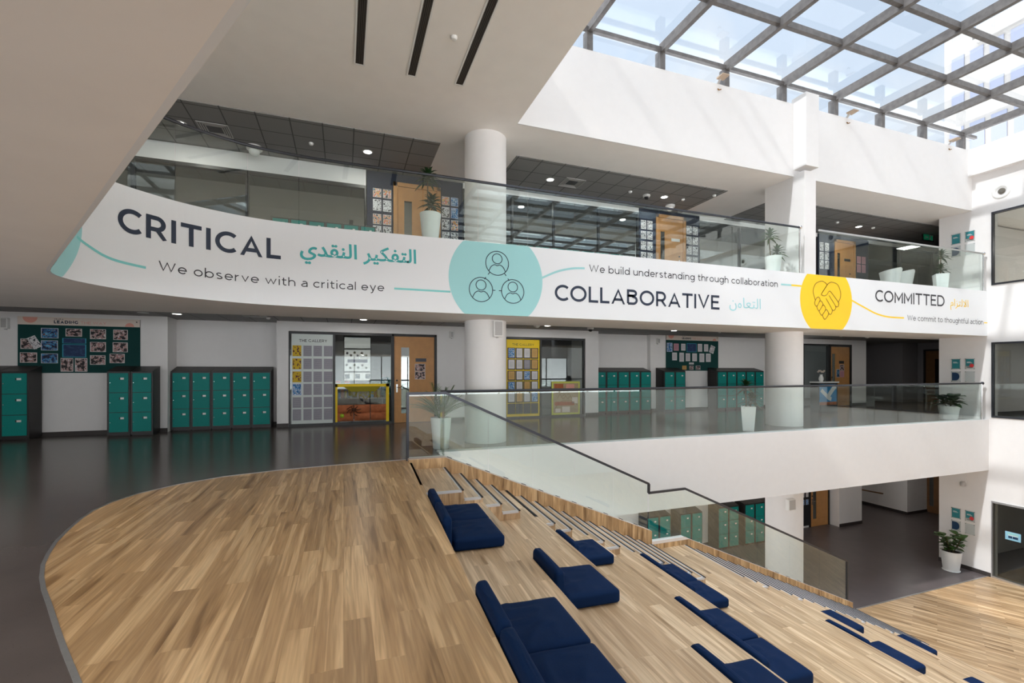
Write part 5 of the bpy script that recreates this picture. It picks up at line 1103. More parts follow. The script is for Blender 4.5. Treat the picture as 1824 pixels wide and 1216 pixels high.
# ---- acrylic plaques on the right wall's end (they face the stairs)
def plaque(y0, y1, z0, z1, prt, label):
    r = thing('wall_plaque', label, 'plaque', (XW, (y0+y1)/2, (z0+z1)/2), 0, 'acrylic plaques'); w = y1-y0; h = z1-z0
    MB().box(-.026, -.02, -w/2, w/2, -h/2, h/2).build('acrylic_panel', 'pl_glass', r)
    a, b = -w/2+.02, w/2-.02
    if prt == 'sq': MB().box(-.029, -.027, a, b, -h/2+.02, h/2-.02).build('print', 'plq', r)
    if prt == 'red':
        MB().box(-.029, -.027, a, b, -h/2+.1, h/2-.02).build('print', 'plq', r)
        MB().lathe([(.055, 0), (.055, -.002)], (-.029, a+.055, -h/2+.11), 20, 'x').build('red_dot', 'red', r)
        MB().box(-.029, -.027, a+.02, b-.03, -h/2+.045, -h/2+.058).build('small_print', 'ink2', r)
    if prt == 'half':
        P = [(b, -h/2+.04), (b, h/2-.04)]+[(b-.09-.1*math.sin(math.radians(t)), (h/2-.04)*math.cos(math.radians(t))) for t in range(0, 181, 15)]
        vs = [(-.029, p[0], p[1]) for p in P]+[(-.027, p[0], p[1]) for p in P]; n = len(P)
        MB().add(vs, [tuple(range(n)), tuple(range(2*n-1, n-1, -1))]+[(i, n+i, n+(i+1) % n, (i+1) % n) for i in range(n)]).build('print', 'plqn', r)
    if prt in ('sq', 'red'):
        mb = MB()
        for k, (zz, l) in enumerate(((.05, .6), (.025, .8))): mb.box(-.031, -.029, b-.03-(b-a)*l*.8, b-.03, zz, zz+.012)
        mb.build('small_text', 'white', r)
    for sy in (-1, 1):
        for sz in (-1, 1): MB().lathe([(.011, 0), (.011, -.034), (.008, -.036)], (0, sy*(w/2-.012), sz*(h/2-.012)), 10, 'x').build('standoff', 'chrome', r)
M_['pl_glass'] = glass('clear_acrylic', (.93, .95, .95, 1), base=.05)
for z, fl in ((5.84, 'upper'), (1.88, 'middle'), (-2.85, 'ground')):
    for i, (prt, y0, y1, dz, d) in enumerate((('sq', 9.02, 9.26, 0, 'teal square plaque, upper left of the %s floor set of four'), ('red', 8.67, 8.91, 0, 'teal plaque with a red dot, upper right of the %s floor set of four'), ('half', 9.02, 9.26, -.40, 'navy half-round plaque, lower left of the %s floor set of four'), ('none', 8.67, 8.91, -.40, 'empty clear plaque, lower right of the %s floor set of four'))):
        plaque(y0, y1, z+dz-.33, z+dz, prt, d % fl)

# ---- ceiling fittings
def downlight(x, y, z, label, w=18, group=None, lamp=True):
    r = thing('downlight', label, 'ceiling light', (x, y, z), 0, group)
    MB().lathe([(.105, -.008), (.115, -.004), (.115, .0), (.085, .0), (.085, -.008)], (0, 0, 0), 24, ring=True).build('trim_ring', 'white', r, smooth=True)
    MB().lathe([(.083, -.006), (.083, -.001)], (0, 0, 0), 24).build('diffuser', 'lamp' if lamp else 'white', r)
    if lamp:
        l = bpy.data.lights.new('downlight_lamp', 'AREA'); l.shape = 'DISK'; l.size = .16; l.energy = w; l.color = (1, .95, .88)
        o = bpy.data.objects.new('downlight_lamp', l); COL.objects.link(o); o.location = (0, 0, -.012); o.parent = r
for i, (x, d) in enumerate(((-3.06, 'round lit downlight beside the square vent over the curved balustrade'), (.51, 'round lit downlight in the dark tiles left of the upper column'), (5.02, 'round lit downlight in dark tiles just right of the upper column'), (8.57, 'round lit downlight in dark tiles over the upper glass near the pier'), (16.6, 'round lit downlight in the ceiling right of the pier'))):
    downlight(x, 11.0, 6.434, d, 9, 'upper ceiling downlights')
for x, y, d in ((-3.63, 12.8, 'lit downlight over the five-wide locker row on the left'), (.48, 12.6, 'lit downlight in front of the white gallery window'), (5.62, 12.5, 'lit downlight in front of the yellow gallery window'), (18.8, 12.05, 'lit downlight before the far corridor right of the far column')):
    downlight(x, y, 2.818, d, .4 if x < 0 else 6, 'middle floor downlights')
for x, y, d in ((-4.28, 12.8, 'dim downlight left of the lit one over the locker row'), (1.87, 12.25, 'dim ceiling fitting in front of the gallery door'), (17.26, 12.3, 'dim downlight right of the far column')):
    downlight(x, y, 2.818, d, 0, 'dim middle floor downlights', False)
for x, y in ((-7.0, 11.6), (10.2, 12.6), (14.2, 12.3), (22.5, 12.2)):  # added lamps that brighten the middle floor back wall
    downlight(x, y, 2.818, 'added fill downlight in the tiled strip above the middle floor lockers', .4 if x < 0 else 6, 'added middle floor fill lights')
for x, y in ((-4.5, 5.0), (-5.5, 1.0), (-2.6, 1.6), (-3.6, -2.5), (-.9, -1.8), (-6.5, 7.5), (1.2, -5.0), (-6.8, -3.5)):  # added lamps out of view, light the oak floor and so the soffit
    downlight(x, y, 2.549, 'added fill downlight in the low soffit over the grey floor by the viewer', 16, 'added soffit fill lights')
for x, y in ((6, 11.2), (11, 11.2), (16, 11.4), (21, 12)):
    downlight(x, y, -1.503, 'ceiling downlight over the ground floor corridor', 6, 'ground floor downlights')
def vent(x, y, z, s, label):
    r = thing('ceiling_vent', label, 'air vent', (x, y, z))
    mb = MB(); h = s/2
    for k in range(4):
        a = h-.04*k; b = a-.022
        mb.box(-a, a, -a, -b, -.014+.003*k, 0); mb.box(-a, a, b, a, -.014+.003*k, 0); mb.box(-a, -b, -b, b, -.014+.003*k, 0); mb.box(b, a, -b, b, -.014+.003*k, 0)
    mb.build('louvres', 'lgrey', r); MB().box(-h, h, -h, h, -.001, .001).build('duct', 'black', r)
vent(-2.47, 11.05, 6.434, .56, 'square louvred vent beside the leftmost upper downlight')
vent(5.64, 11.0, 6.434, .56, 'square louvred vent right of the upper column')
vent(-2.0, 12.6, 2.818, .5, 'square vent in the tile strip over the locker row')
def slot(x, y0, y1, label):
    r = thing('linear_diffuser', label, 'air vent', (x, y1, 6.45)); l = y1-y0
    mb = MB(); mb.box(-.085, -.06, -l, 0, -.012, 0); mb.box(.06, .085, -l, 0, -.012, 0); mb.box(-.06, .06, -.025, 0, -.012, 0); mb.box(-.06, .06, -l, -l+.025, -.012, 0); mb.build('frame', 'white', r)
    MB().box(-.06, .06, -l, 0, -.002, .0).build('duct', mat('dark_duct', (.035, .03, .027, 1), .8) if 'dark_duct' not in bpy.data.materials else bpy.data.materials['dark_duct'], r)
    mb = MB()
    for k in range(5): mb.box(-.05+.025*k-.003, -.05+.025*k+.003, -l+.03, -.03, -.009, -.002)
    mb.build('blades', mat('bronze_blade', (.10, .085, .075, 1), .5) if 'bronze_blade' not in bpy.data.materials else bpy.data.materials['bronze_blade'], r)
slot(.24, 4.0, 7.94, 'left one of the three long slot diffusers in the high ceiling')
slot(1.07, 4.0, 7.95, 'middle one of the three long slot diffusers in the high ceiling')
slot(1.88, 4.0, 7.92, 'right one of the three long slot diffusers in the high ceiling')
def detector(x, y, z, label, r_=.05):
    o = MB().lathe([(r_, 0), (r_, -.02), (r_*.7, -.045), (.002, -.05)], (0, 0, 0), 18).build('smoke_detector', 'white', smooth=True); o.location = (x, y, z); tag(o, label, 'detector')
def dome(x, y, z, label, k=1.0):
    r = thing('dome_camera', label, 'camera', (x, y, z)); MB().lathe([(.10*k, 0), (.10*k, -.04*k), (.075*k, -.06*k)], (0, 0, 0), 20).build('mount', 'white', r, smooth=True)
    MB().lathe([(.07*k, -.058*k), (.065*k, -.09*k), (.04*k, -.12*k), (.002, -.13*k)], (0, 0, 0), 18).build('dome', 'white' if k > 1 else 'black', r, smooth=True)
for x, y, z, l in ((1.54, 6.8, 6.45, 'white detector between two slot diffusers in the high ceiling'), (-.66, 10.99, 6.434, 'small white detector in dark tiles left of the upper column'), (9.18, 10.95, 6.434, 'white detector right of the upper glass downlight near the pier'), (9.8, 10.4, 6.434, 'white detector at the end of the middle tile panel'), (7.42, 10.97, 6.434, 'flat detector left of the black dome camera'),
                   (5.1, 12.2, 2.818, 'small detector before the yellow gallery window'), (-1.75, 12.9, 2.818, 'small white detector over the right end of the locker row'), (11.9, 12.4, 2.818, 'small detector above the green noticeboard'), (17.6, 12.3, 2.818, 'small white detector in the far corridor ceiling'), (15.42, 10.9, 6.434, 'small detector left of the downlight right of the pier'), (17.17, 10.9, 6.434, 'small detector right of the downlight right of the pier')):
    detector(x, y, z, l)
dome(-1.85, 11.6, 6.434, 'white conical camera behind the curved balustrade handrail', 1.6)
dome(8.01, 11.05, 6.434, 'black dome camera in dark tiles left of the upper downlight', 1.0)
dome(9.17, 11.5, 6.434, 'white conical camera just above the upper handrail near the pier', 1.4)
dome(4.9, 11.6, 2.818, 'white conical camera in front of the yellow gallery window', 1.3)
dome(7.1, 12.6, 2.818, 'black dome camera right of the yellow gallery window', 1.0)
dome(17.5, 11.3, 2.818, 'white conical camera right of the far column', 1.3)
def speaker(x, y, z, label, w=.13, h=.24):
    r = thing('wall_speaker', label, 'speaker', (x, y, z)); MB().box(-w/2, w/2, -.11, 0, -h/2, h/2).build('cabinet', 'white', r, bevel=.012)
    MB().box(-w/2+.02, w/2-.02, -.114, -.109, -h/2+.025, h/2-.02).build('grille', 'lgrey', r); MB().box(-.015, .015, -.06, 0, -h/2-.02, -h/2).build('bracket', 'lgrey', r)
speaker(-7.06, 13.6, 2.55, 'white wall speaker left of the dark noticeboard')
speaker(3.02, 13.7, 2.57, 'pale wall speaker between the gallery door and column', .11, .2)
speaker(2.98, 9.165, 2.36, 'white speaker fixed to the near round column under the banner', .2, .33)
speaker(10.92, 14.42, 2.6, 'small grey speaker left of the green noticeboard', .12, .2)
# exit sign, wall camera, nozzles, floodlights
e = thing('exit_sign', 'green exit sign with a running figure panel hanging behind the right balustrade', 'exit sign', (19.95, 10.8, 6.33))
MB().box(-.32, .32, -.02, .02, -.12, .12).build('housing', 'black', e); MB().box(-.28, .02, -.024, -.02, -.09, .09).build('green_face', 'exitg', e)
mb = MB(); mb.prism_y([(-.22, 0), (-.14, .05), (-.14, .02), (-.04, .02), (-.04, -.02), (-.14, -.02), (-.14, -.05)], -.027, -.024); mb.build('arrow', 'white', e)
mb = MB(); mb.box(.06, .26, -.024, -.02, -.09, .09); mb.build('door_symbol', 'white', e); MB().box(.1, .22, -.027, -.024, -.09, .06).build('opening', 'exitg', e)
for x in (-.25, .25): MB().tube([(x, 0, .12), (x, 0, .122)], .006, 6).build('hanger', 'black', e)
r = thing('wall_camera', 'white camera on the ground floor end wall above the plaques', 'camera', (XW, 8.93, -2.0))
MB().box(-.05, 0, -.05, .05, -.05, .05).build('mount', 'white', r, bevel=.01); MB().lathe([(.06, -.13), (.075, -.1), (.075, -.02), (.06, 0)], (-.09, 0, .03), 18, 'z').build('body', 'lgrey', r, smooth=True)
for i in range(8):
    y = 8.07-1.47*i
    r = thing('jet_nozzle', 'round white air nozzle with dark centre high on the right wall', 'air nozzle', (XW, y, 6.81), 0, 'wall air nozzles')
    MB().lathe([(.215, 0), (.215, -.012), (.19, -.03), (.15, -.028), (.12, -.01), (.12, 0)], (0, 0, 0), 30, 'x', True).build('flange', 'white', r, smooth=True)
    MB().lathe([(.001, -.05), (.06, -.045), (.085, -.02), (.085, -.008)], (-.006, -.02, 0), 22, 'x').build('eyeball', mat('nozzle_dark', (.12, .11, .09, 1), .5) if 'nozzle_dark' not in bpy.data.materials else bpy.data.materials['nozzle_dark'], r, smooth=True)
for x, l in ((8.36, 'left floodlight on the wall top under the skylight posts'), (12.75, 'middle floodlight on the wall top right of the white pier'), (17.15, 'right floodlight on the wall top near the right wall')):
    r = thing('floodlight', l, 'floodlight', (x, 8.75, 8.3)); MB().bar((0, .02, .0), (0, -.08, .10), .05, .03).build('bracket', 'lgrey', r)
    MB().hexa([(-.09, -.24, .09), (.11, -.24, .09), (.11, -.04, .07), (-.09, -.04, .07), (-.09, -.24, .11), (.11, -.24, .11), (.11, -.04, .11), (-.09, -.04, .11)]).build('lamp_head', mat('warm_grey_metal', srgb(180, 160, 140), .5) if 'warm_grey_metal' not in bpy.data.materials else bpy.data.materials['warm_grey_metal'], r)
    MB().tube([(-.02, -.005, -.12), (.0, -.03, -.16), (.05, -.04, -.14)], .012, 6).build('cable_gland', 'brown', r)

# ---- cushions
def cushion_mesh(w, d, h, seed, wrinkle=.010, rad=.035):
    """rounded box, x 0..w, y -d/2..d/2, z 0..h, with creased cover"""
    nx, ny, nz = 22, 24, 6; bm = bmesh.new(); bmesh.ops.create_cube(bm, size=1.0)
    bmesh.ops.subdivide_edges(bm, edges=bm.edges[:], cuts=19, use_grid_fill=True)
    hw, hd, hh = w/2, d/2, h/2
    for v in bm.verts:
        p = Vector((v.co.x*w, v.co.y*d, v.co.z*h)); c = Vector((max(-hw+rad, min(hw-rad, p.x)), max(-hd+rad, min(hd-rad, p.y)), max(-hh+rad, min(hh-rad, p.z))))
        q = p-c
        if q.length > 1e-6: p = c+q.normalized()*rad if q.length > rad*.2 and (abs(v.co.x) > .499 or abs(v.co.y) > .499 or abs(v.co.z) > .499) else p
        if v.co.z > .49:
            x, y = v.co.x, v.co.y; fall = max(0, 1-4*x*x)*max(0, 1-4*y*y)
            n = mnoise.noise(Vector((x*2.2+seed*3.1, y*4.5+seed, seed)))
            cr = (1-abs(mnoise.noise(Vector((x*2.0+y*1.2+seed, y*3.2-x*1.5, seed*1.7)))))**7
            p.z += fall**.5*(.012+wrinkle*.7*n+wrinkle*3.2*cr*max(0, .5-x))
        v.co = p+Vector((hw, 0, hh))
    me = bpy.data.meshes.new('cushion'); bm.to_mesh(me); bm.free(); me.materials.append(M_['navyfab'])
    for p in me.polygons: p.use_smooth = True
    return me
SEATM = [cushion_mesh(.53, .60, .125, 1+k) for k in range(3)]
BACKM = [cushion_mesh(.095, .60, .36, 11+k, .003, .035) for k in range(2)]
tz = {t[0]: t[2] for t in TIERS}
ci = 0
def cushion(kind, tier, yc, label, dx=0.0):
    global ci; ci += 1
    z = tz[tier]; ang = -.045
    if kind == 'seat':
        o = bpy.data.objects.new('seat_cushion', SEATM[ci % 3]); o.location = (XE(tier, yc)+.125+dx, yc, z+.003)
    else:
        o = bpy.data.objects.new('back_cushion', BACKM[ci % 2]); o.location = (XE(tier, yc)+.012, yc, z+.003)
    o.rotation_euler = (0, 0, ang); COL.objects.link(o); tag(o, label, 'cushion', 'navy cushions on the stepped seating')
cushion('seat', 0, 5.44, 'navy seat cushion, far one of the topmost pair near the stair')
cushion('seat', 0, 4.82, 'navy seat cushion, near one of the topmost pair near the stair')
cushion('back', 0, 5.40, 'navy back cushion, far one behind the topmost far pair')
cushion('back', 0, 4.79, 'navy back cushion, near one behind the topmost far pair')
cushion('seat', 0, 2.89, 'wrinkled navy seat cushion, far one of the nearest large pair')
cushion('seat', 0, 2.28, 'wrinkled navy seat cushion cut by the bottom photo edge')
cushion('back', 0, 2.80, 'navy back cushion, far one of the nearest pair')
cushion('back', 0, 2.19, 'navy back cushion reaching towards the bottom photo edge')
cushion('seat', 2, 3.92, 'single navy seat cushion on the second tier')
cushion('back', 2, 3.90, 'single navy back cushion on the second tier')
cushion('seat', 5, 5.42, 'single navy seat cushion on the third tier close to the stair')
cushion('back', 5, 5.28, 'single navy back cushion on the third tier close to the stair')
cushion('seat', 5, 2.63, 'navy seat cushion at the bottom edge left of the long fourth-tier pair')
cushion('back', 5, 2.60, 'navy back cushion at the bottom edge left of the long fourth-tier pair')
cushion('back', 5, 1.98, 'navy back cushion cut off below the third-tier seat at the bottom edge')
cushion('seat', 8, 3.92, 'navy seat cushion, far one of the long fourth-tier pair')
cushion('seat', 8, 3.31, 'navy seat cushion, near one of the long fourth-tier pair')
cushion('back', 8, 3.87, 'navy back cushion, far one of the fourth-tier pair')
cushion('back', 8, 3.26, 'navy back cushion, near one of the fourth-tier pair')
cushion('seat', 11, 5.80, 'navy seat cushion, far one of the fifth-tier pair beside the stair')
cushion('seat', 11, 5.19, 'navy seat cushion, near one of the fifth-tier pair beside the stair')
cushion('back', 11, 5.78, 'navy back cushion, far one of the fifth-tier pair beside the stair')
cushion('back', 11, 5.17, 'navy back cushion, near one of the fifth-tier pair beside the stair')
cushion('seat', 20, 5.45, 'short visible navy seat cushion nearest the end of the stair curb')
cushion('seat', 17, 4.12, 'navy seat cushion with a thin back sliver on the lower middle tier')
cushion('back', 17, 4.42, 'thin visible sliver of a navy back cushion on the lower middle tier')
cushion('seat', 29, 5.78, 'far narrow navy seat cushion at the foot of the stair nosings')
cushion('seat', 23, 3.88, 'navy seat cushion corner peeking over the bottom right edge')

# ---- potted plants
def pot(r, r0, r1, h, m='pot', sq=False, saucer=False):
    prof = [(r0*.94, 0), (r0, .01), (r1, h), (r1-.012, h), (r1-.03, h-.05), (.001, h-.05)]
    MB().lathe(prof, (0, 0, 0), 4 if sq else 32).build('pot', m, r, smooth=not sq, bevel=.01 if sq else 0)
    MB().lathe([(r1-.031, h-.055), (r1-.031, h-.045), (.001, h-.035)], (0, 0, 0), 4 if sq else 24).build('soil', 'soil', r)
    if saucer: MB().lathe([(r0*1.08, -.0), (r0*1.16, .025), (r0*1.12, .028), (.01, .02)], (0, 0, 0), 28).build('saucer', m, r, smooth=True)
def leaf(mb, base, d, l, w, droop=.3, n=5, up=Vector((0, 0, 1)), curl=.15):
    d = Vector(d).normalized(); s = d.cross(up)
    if s.length < .05: s = Vector((1, 0, 0))
    s.normalize(); vs = []; nrm = s.cross(d)
    for i in range(n+1):
        t = i/n; c = Vector(base)+d*l*t+Vector((0, 0, -droop*l*t*t)); ww = w*math.sin(math.pi*min(1, .12+.88*t)**.8)*(1 if i < n else .02)
        vs += [c-s*ww/2+nrm*ww*curl, c, c+s*ww/2+nrm*ww*curl]
    mb.add(vs, [f for i in range(n) for f in ((3*i, 3*i+1, 3*i+4, 3*i+3), (3*i+1, 3*i+2, 3*i+5, 3*i+4))])
def palm(loc, label):
    r = thing('potted_palm', label, 'potted plant', loc); pot(r, .15, .20, .60)
    rnd = random.Random(4); mb = MB(); st = MB()
    for k in range(44):
        a = 2.4*k+rnd.uniform(-.2, .2); el = rnd.uniform(.75, 1.45); l = rnd.uniform(.6, .95); P = []
        for i in range(17):
            t = i/16; rr = l*t*math.cos(el)*1.15; P.append(Vector((rr*math.cos(a), max(-.44, rr*math.sin(a)), .56+l*t*math.sin(el)-.32*l*t*t*(1.6-el*.6))))
        st.tube(P, .006, 5, [.007*(1-.7*i/16) for i in range(17)])
        for i in range(4, 17):
            d = (P[i]-P[i-1]).normalized(); s = d.cross(Vector((0, 0, 1))).normalized()
            for sg in (-1, 1): leaf(mb, P[i], d*.7+s*sg*.8+Vector((0, 0, .1)), min(.21*(1.1-.035*i), .21 if P[i].y > -.25 else .06), .017, .35, 3)
    mb.build('fronds', 'leafp', r, recalc=False); st.build('stalks', 'leafp', r)
palm((1.77, 8.95, 0), 'feathery green palm in a tall white pot behind the stair glass')
def dracaena(loc, label, sq=False, h=.55, r0=.15, r1=.20, tufts=((.0, .34), (.02, .78)), k=1.0, m='leafd'):
    r = thing('potted_dracaena', label, 'potted plant', loc); pot(r, r0*(1.25 if sq else 1), r1*(1.25 if sq else 1), h, sq=sq)
    rnd = random.Random(int(loc[0]*10)); st = MB(); mb = MB()
    for i, (dx, dz) in enumerate(tufts):
        x = .05*(-1)**i+dx; st.tube([(x*.5, .02*i, h-.06), (x, .02*i, h+dz*.6), (x, .0, h+dz)], .014, 7)
        for q in range(34):
            a = 2.4*q; el = -.1+1.3*(q/34); leaf(mb, (x, 0, h+dz-.09+.13*q/34), (math.cos(a)*math.cos(el), math.sin(a)*math.cos(el), math.sin(el)), (.25+.06*rnd.random())*k, .062*k, .45, 5)
    st.build('stem', 'stem', r, smooth=True); mb.build('leaves', m, r, recalc=False)
dracaena((1.55, 8.85, 3.85), 'two-tiered dark green plant in a round white pot above the aqua disc', h=.62, r0=.14, r1=.2, tufts=((-.02, .22), (.0, .70)))
dracaena((10.1, 8.75, 3.85), 'pale two-tiered plant in a white pot left of the white pier', h=.5, r0=.14, r1=.19, tufts=((.08, .14), (-.06, .52)), m='leaf')
dracaena((16.95, 8.85, 3.85), 'two-tiered plant in a square white pot by the upper floor plaques', sq=True, h=.56, r0=.14, r1=.18, tufts=((-.05, .18), (.08, .58)))
dracaena((9.48, 8.93, 0), 'two-tiered plant in a square white pot beside the far round column', sq=True, h=.62, r0=.14, r1=.19, tufts=((.05, .14), (-.02, .48)), k=1.25)
def bigleaf(loc, label, name, n, l, w, h, r0, r1, spread, height, m='leafd', saucer=False, stems=3):
    r = thing(name, label, 'potted plant', loc); pot(r, r0, r1, h, saucer=saucer)
    rnd = random.Random(9); mb = MB(); st = MB(); 
    for s_ in range(stems):
        a0 = 2*math.pi*s_/stems; tx, ty = math.cos(a0)*spread*.35, math.sin(a0)*spread*.35; hh = height*(.75+.25*rnd.random())
        st.tube([(tx*.2, ty*.2, h-.05), (tx*.7, ty*.7, h+hh*.5), (tx, ty, h+hh*.92)], .012, 6)
        for k in range(n//stems):
            t = .25+.75*k/(n//stems-1 or 1); a = 2.4*k+a0; el = .15+.7*t+rnd.uniform(-.15, .15)
            b = (tx*(.2+.8*t), ty*(.2+.8*t), h-.05+hh*t*.95); leaf(mb, b, (math.cos(a)*math.cos(el), math.sin(a)*math.cos(el), math.sin(el)*.7), l*(.8+.4*rnd.random()), w*(.8+.4*rnd.random()), .35, 6, curl=.12)
    st.build('stems', 'stem', r, smooth=True); mb.build('leaves', m, r, smooth=True, recalc=False)
bigleaf((17.75, 9.0, -4.7), 'bushy broad-leaved fig in a white pot on the ground floor', 'potted_fig', 48, .26, .19, .62, .19, .26, .75, .62, 'leaf', True, 4)
bigleaf((17.55, 8.95, 0), 'dark wide-leaved plant in a white pot behind the middle floor glass corner', 'potted_monstera', 27, .42, .30, .42, .20, .26, .6, .36, 'leafd', False, 3)

# ---- rooms behind the right-hand windows and odds and ends
def desk(loc, label):
    r = thing('desk', label, 'desk', loc); MB().box(-.45, .45, -.9, .9, .71, .74).build('desktop', 'white', r, bevel=.005)
    for sx in (-.4, .4):
        for sy in (-.84, .84): MB().tube([(sx, sy, 0), (sx, sy, .71)], .018, 8).build('leg', 'white', r)
def chair(loc, rz, label, m='navyfab', group=None, tall=False):
    r = thing('chair', label, 'chair', loc, rz, group); c = mat('dark_shell', srgb(38, 40, 54), .45) if 'dark_shell' not in bpy.data.materials else bpy.data.materials['dark_shell']
    c = M_['white'] if m == 'white' else c
    mb = MB(); mb.hexa([(-.2, -.2, .42), (.2, -.2, .42), (.2, .2, .43), (-.2, .2, .43), (-.2, -.2, .45), (.2, -.2, .45), (.2, .2, .46), (-.2, .2, .46)]); mb.build('seat', c, r, bevel=.015)
    MB().hexa([(-.2, .17, .5), (.2, .17, .5), (.2, .2, .5), (-.2, .2, .5), (-.18, .25, .84), (.18, .25, .84), (.18, .28, .84), (-.18, .28, .84)]).build('backrest', c, r, bevel=.02)
    for sx in (-1, 1):
        MB().tube([(.18*sx, -.15, .43), (.22*sx, -.22, 0)], .013, 6).build('leg', 'white', r); MB().tube([(.18*sx, .15, .43), (.22*sx, .24, 0)], .013, 6).build('leg', 'white', r)
desk((19.85, 7.1, 0.1), 'white classroom desk behind the middle right window')
chair((18.98, 6.95, .1), -math.pi/2, 'dark shell chair at the white desk behind the middle right window')
struct(MB().box(XW+.3, 26.8, 2, 9.3, 0, .1).build('floor_classroom_right', 'carpet'))
bx = thing('storage_box', 'brown storage box under the white desk behind the right window', 'box', (20.6, 7.75, .1))
MB().box(-.25, .25, -.3, .3, 0, .42).build('box_body', 'oakdk', bx, bevel=.01); MB().box(-.255, -.25, -.08, .08, .2, .28).build('label_card', 'cream', bx)
for x, y, d in ((16.35, 9.9, 'left white tub chair behind the upper right balustrade'), (17.05, 9.95, 'right white tub chair behind the upper right balustrade')):
    r = thing('tub_chair', d, 'chair', (x, y, 3.85), math.pi, 'white chairs on the upper landing'); n = 14; vs = []; fs = []
    for i in range(n+1):
        a = math.radians(-20+220*i/n); b = 1-.25*abs(i-n/2)/(n/2)
        for rr, z in ((.26, .40), (.33, .40+.48*b), (.30, .40+.48*b), (.23, .42)): vs.append((rr*math.cos(a), rr*math.sin(a), z))
    fs = [(4*i+j, 4*i+4+j, 4*i+4+(j+1) % 4, 4*i+(j+1) % 4) for i in range(n) for j in range(4)]; fs += [(0, 1, 2, 3), (4*n+3, 4*n+2, 4*n+1, 4*n)]
    MB().add(vs, fs).build('back_shell', 'white', r, smooth=True); MB().lathe([(.25, .38), (.27, .42), (.25, .45), (.01, .45)], (0, 0, 0), 22).build('seat', 'white', r, smooth=True)
    for sx in (-1, 1):
        for sy in (-1, 1): MB().tube([(.15*sx, .15*sy, .4), (.21*sx, .21*sy, 0)], .012, 6).build('leg', 'chrome', r)
lp = thing('laptop', 'dark open laptop standing by the upper right window', 'laptop', (20.0, 7.35, 4.556)); MB().box(-.12, .12, -.17, .17, 0, .02).build('keyboard_base', 'black', lp)
MB().hexa([(.1, -.17, .02), (.12, -.17, .02), (.12, .17, .02), (.1, .17, .02), (.2, -.17, .25), (.22, -.17, .25), (.22, .17, .25), (.2, .17, .25)]).build('screen', 'black', lp)
dk = thing('desk', 'pale desk under the laptop behind the upper right window', 'desk', (20.1, 6.9, 3.856)); MB().box(-.4, .4, -.8, .8, .67, .70).build('desktop', 'white', dk)
for sx in (-.36, .36):
    for sy in (-.75, .75): MB().tube([(sx, sy, 0), (sx, sy, .67)], .018, 8).build('leg', 'white', dk)
sg = thing('glass_sign', 'small pale blue sign stuck on the ground floor glass by the right photo edge', 'sign', (XW+.026, 7.82, -3.33))
MB().box(-.004, 0, -.17, .17, -.12, .12).build('sign_plate', 'sign_blue', sg)
MB().box(-.006, -.004, .015, .10, -.065, .0).box(-.006, -.004, -.11, .005, -.065, .0).build('dark_blue_words', 'plqn', sg)
MB().box(-.006, -.004, -.13, .13, .035, .095).build('aqua_wave', 'aqua', sg); MB().box(-.007, -.004, -.11, .10, .01, .03).build('text_line', 'white', sg)
for i, x in enumerate((23.95, 25.0)):
    f = thing('drinking_fountain', ['left black wall-mounted drinking fountain in the far corridor', 'right black wall-mounted drinking fountain in the far corridor'][i], 'drinking fountain', (22.6+1.0*i, 16.6, .7), 0, 'corridor fountains')
    MB().box(-.27, .27, -.12, 0, .25, .75).build('back_panel', 'black', f, bevel=.01); MB().box(-.27, .27, -.4, 0, .0, .25).build('basin', 'black', f, bevel=.03); MB().tube([(0, -.14, .25), (0, -.14, .36), (0, -.22, .38)], .012, 8).build('spout', 'chrome', f)
ds = thing('display_plinth', 'plinth with a blue bird picture seen through glass right of the far column', 'plinth', (16.7, 12.3, 0))
MB().box(-.5, .5, -.15, .15, 0, 1.05).build('plinth_body', 'black', ds); MB().box(-.52, .52, -.2, .18, 1.05, 1.1).build('plinth_top', 'white', ds, bevel=.01)
MB().box(-.44, .44, -.156, -.15, .25, 1.0).build('picture', 'blue', ds)
mb = MB(); ribbon(mb, spl([(-.02, .50), (.05, .62), (.14, .72), (.28, .86), (.38, .93)]), .17, flat_y(-.16)); ribbon(mb, spl([(-.36, .80), (-.24, .70), (-.10, .60), (.02, .50), (.16, .46)]), .14, flat_y(-.161)); mb.build('white_bird', 'white', ds, recalc=False)
MB().box(-.44, .44, -.158, -.156, .25, .36).build('picture_ground', 'kraft', ds)
v = thing('vase', 'small white vase with pale blooms on the blue picture plinth', 'vase', (16.55, 12.3, 1.1)); MB().lathe([(.05, 0), (.08, .08), (.07, .16), (.04, .22), (.05, .26), (.03, .26), (.001, .2)], (0, 0, 0), 18).build('vase_body', 'white', v, smooth=True)
mb = MB()
for k in range(6): mb.lathe([(.001, -.04), (.05, 0), (.001, .04)], (.11*math.cos(k*1.05), .08*math.sin(k*1.05), .36+.03*(k % 2)), 10)
mb.build('blooms', 'cream', v, smooth=True)
hr = thing('ramp_handrail', 'dark sloping handrail on the pale ground floor corridor wall', 'handrail', (0, 0, 0)); MB().tube([(19.95, 14.93, -3.45), (22.7, 14.0, -4.0)], .03, 8).build('rail', 'oakdk', hr)
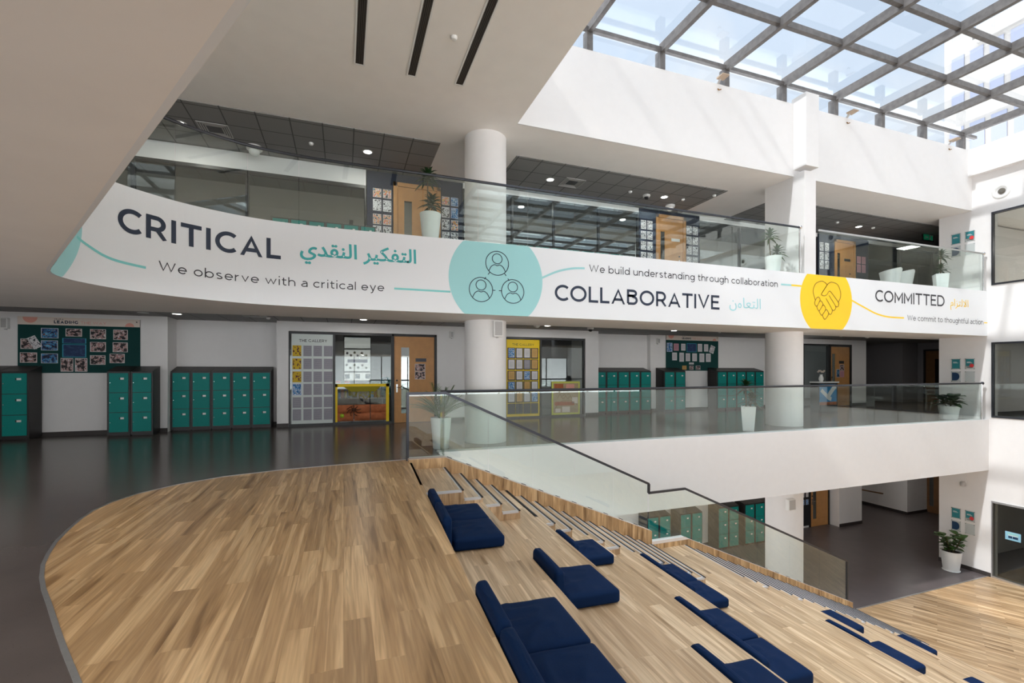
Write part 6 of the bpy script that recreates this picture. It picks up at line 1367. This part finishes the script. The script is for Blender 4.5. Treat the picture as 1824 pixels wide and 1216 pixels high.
for t in (.15, .85): MB().tube([(19.95+2.75*t, 14.93-.93*t, -3.45-.55*t), (19.95+2.75*t, 15.0, -3.5-.55*t)], .012, 6).build('bracket', 'black', hr)

# ---- building outside, above the skylight
b = thing('building', 'white neighbouring block with strip windows seen through the skylight', 'building', (36, 0, 0))
MB().box(0, 14, -30, 18.6, -5, 21.6).build('wall', 'bldg', b)
MB().box(-.25, .15, -30, 16.9, 21.2, 22.2).build('parapet', 'bldg', b); MB().box(0, 6, 17.2, 18.6, 21.6, 22.4).build('roof_housing', 'bldg', b)
for z0, z1 in ((20.1, 21.0), (17.8, 18.7)):
    y = 18.2
    while y > 2:
        f = MB().box(-.06, .0, y-.62, y, z0, z1).build('window', 'bldw', b); y -= .92
y = 18.3
while y > 2:
    MB().box(-.06, .0, y-.7, y, 8.5, 16.6).build('tall_window', 'bldw', b); y -= 1.0
nb = thing('building', 'pale neighbouring facade outside the bright classroom window', 'building', (.5, 24, 0))
MB().box(-9, 9, 0, 3, -2, 7.5).build('wall', 'bldg', nb)
for k in range(14): MB().box(-6.5+.9*k, -6.1+.9*k, -.05, 0, 3.1, 4.4).build('window', 'bldw', nb)
# added ceiling lamps that brighten the rooms behind the right-hand windows
for z, w, nm in ((6.295, 22, 'upper'), (2.595, 9, 'middle')):
    for i, (x, y) in enumerate(((20.6, 5.0), (23.6, 6.6))):
        r = thing('added_panel_light', 'added square %s ceiling light panel in the %s room behind the right wall' % (('near', 'far')[i], nm), 'ceiling light', (x, y, z), 0, 'added room ceiling panels')
        MB().box(-.3, .3, -.3, .3, -.02, 0).build('panel_frame', 'white', r); MB().box(-.27, .27, -.27, .27, -.025, -.02).build('diffuser', 'lamp', r)
        l = bpy.data.lights.new('panel_fill', 'AREA'); l.size = .5; l.energy = w; l.color = (1, .96, .9); o = bpy.data.objects.new('panel_fill', l); COL.objects.link(o); o.location = (0, 0, -.03); o.parent = r
speaker(11.22, 9.24, -2.07, 'white speaker on the ground floor column beside the black noticeboard', .26, .3)
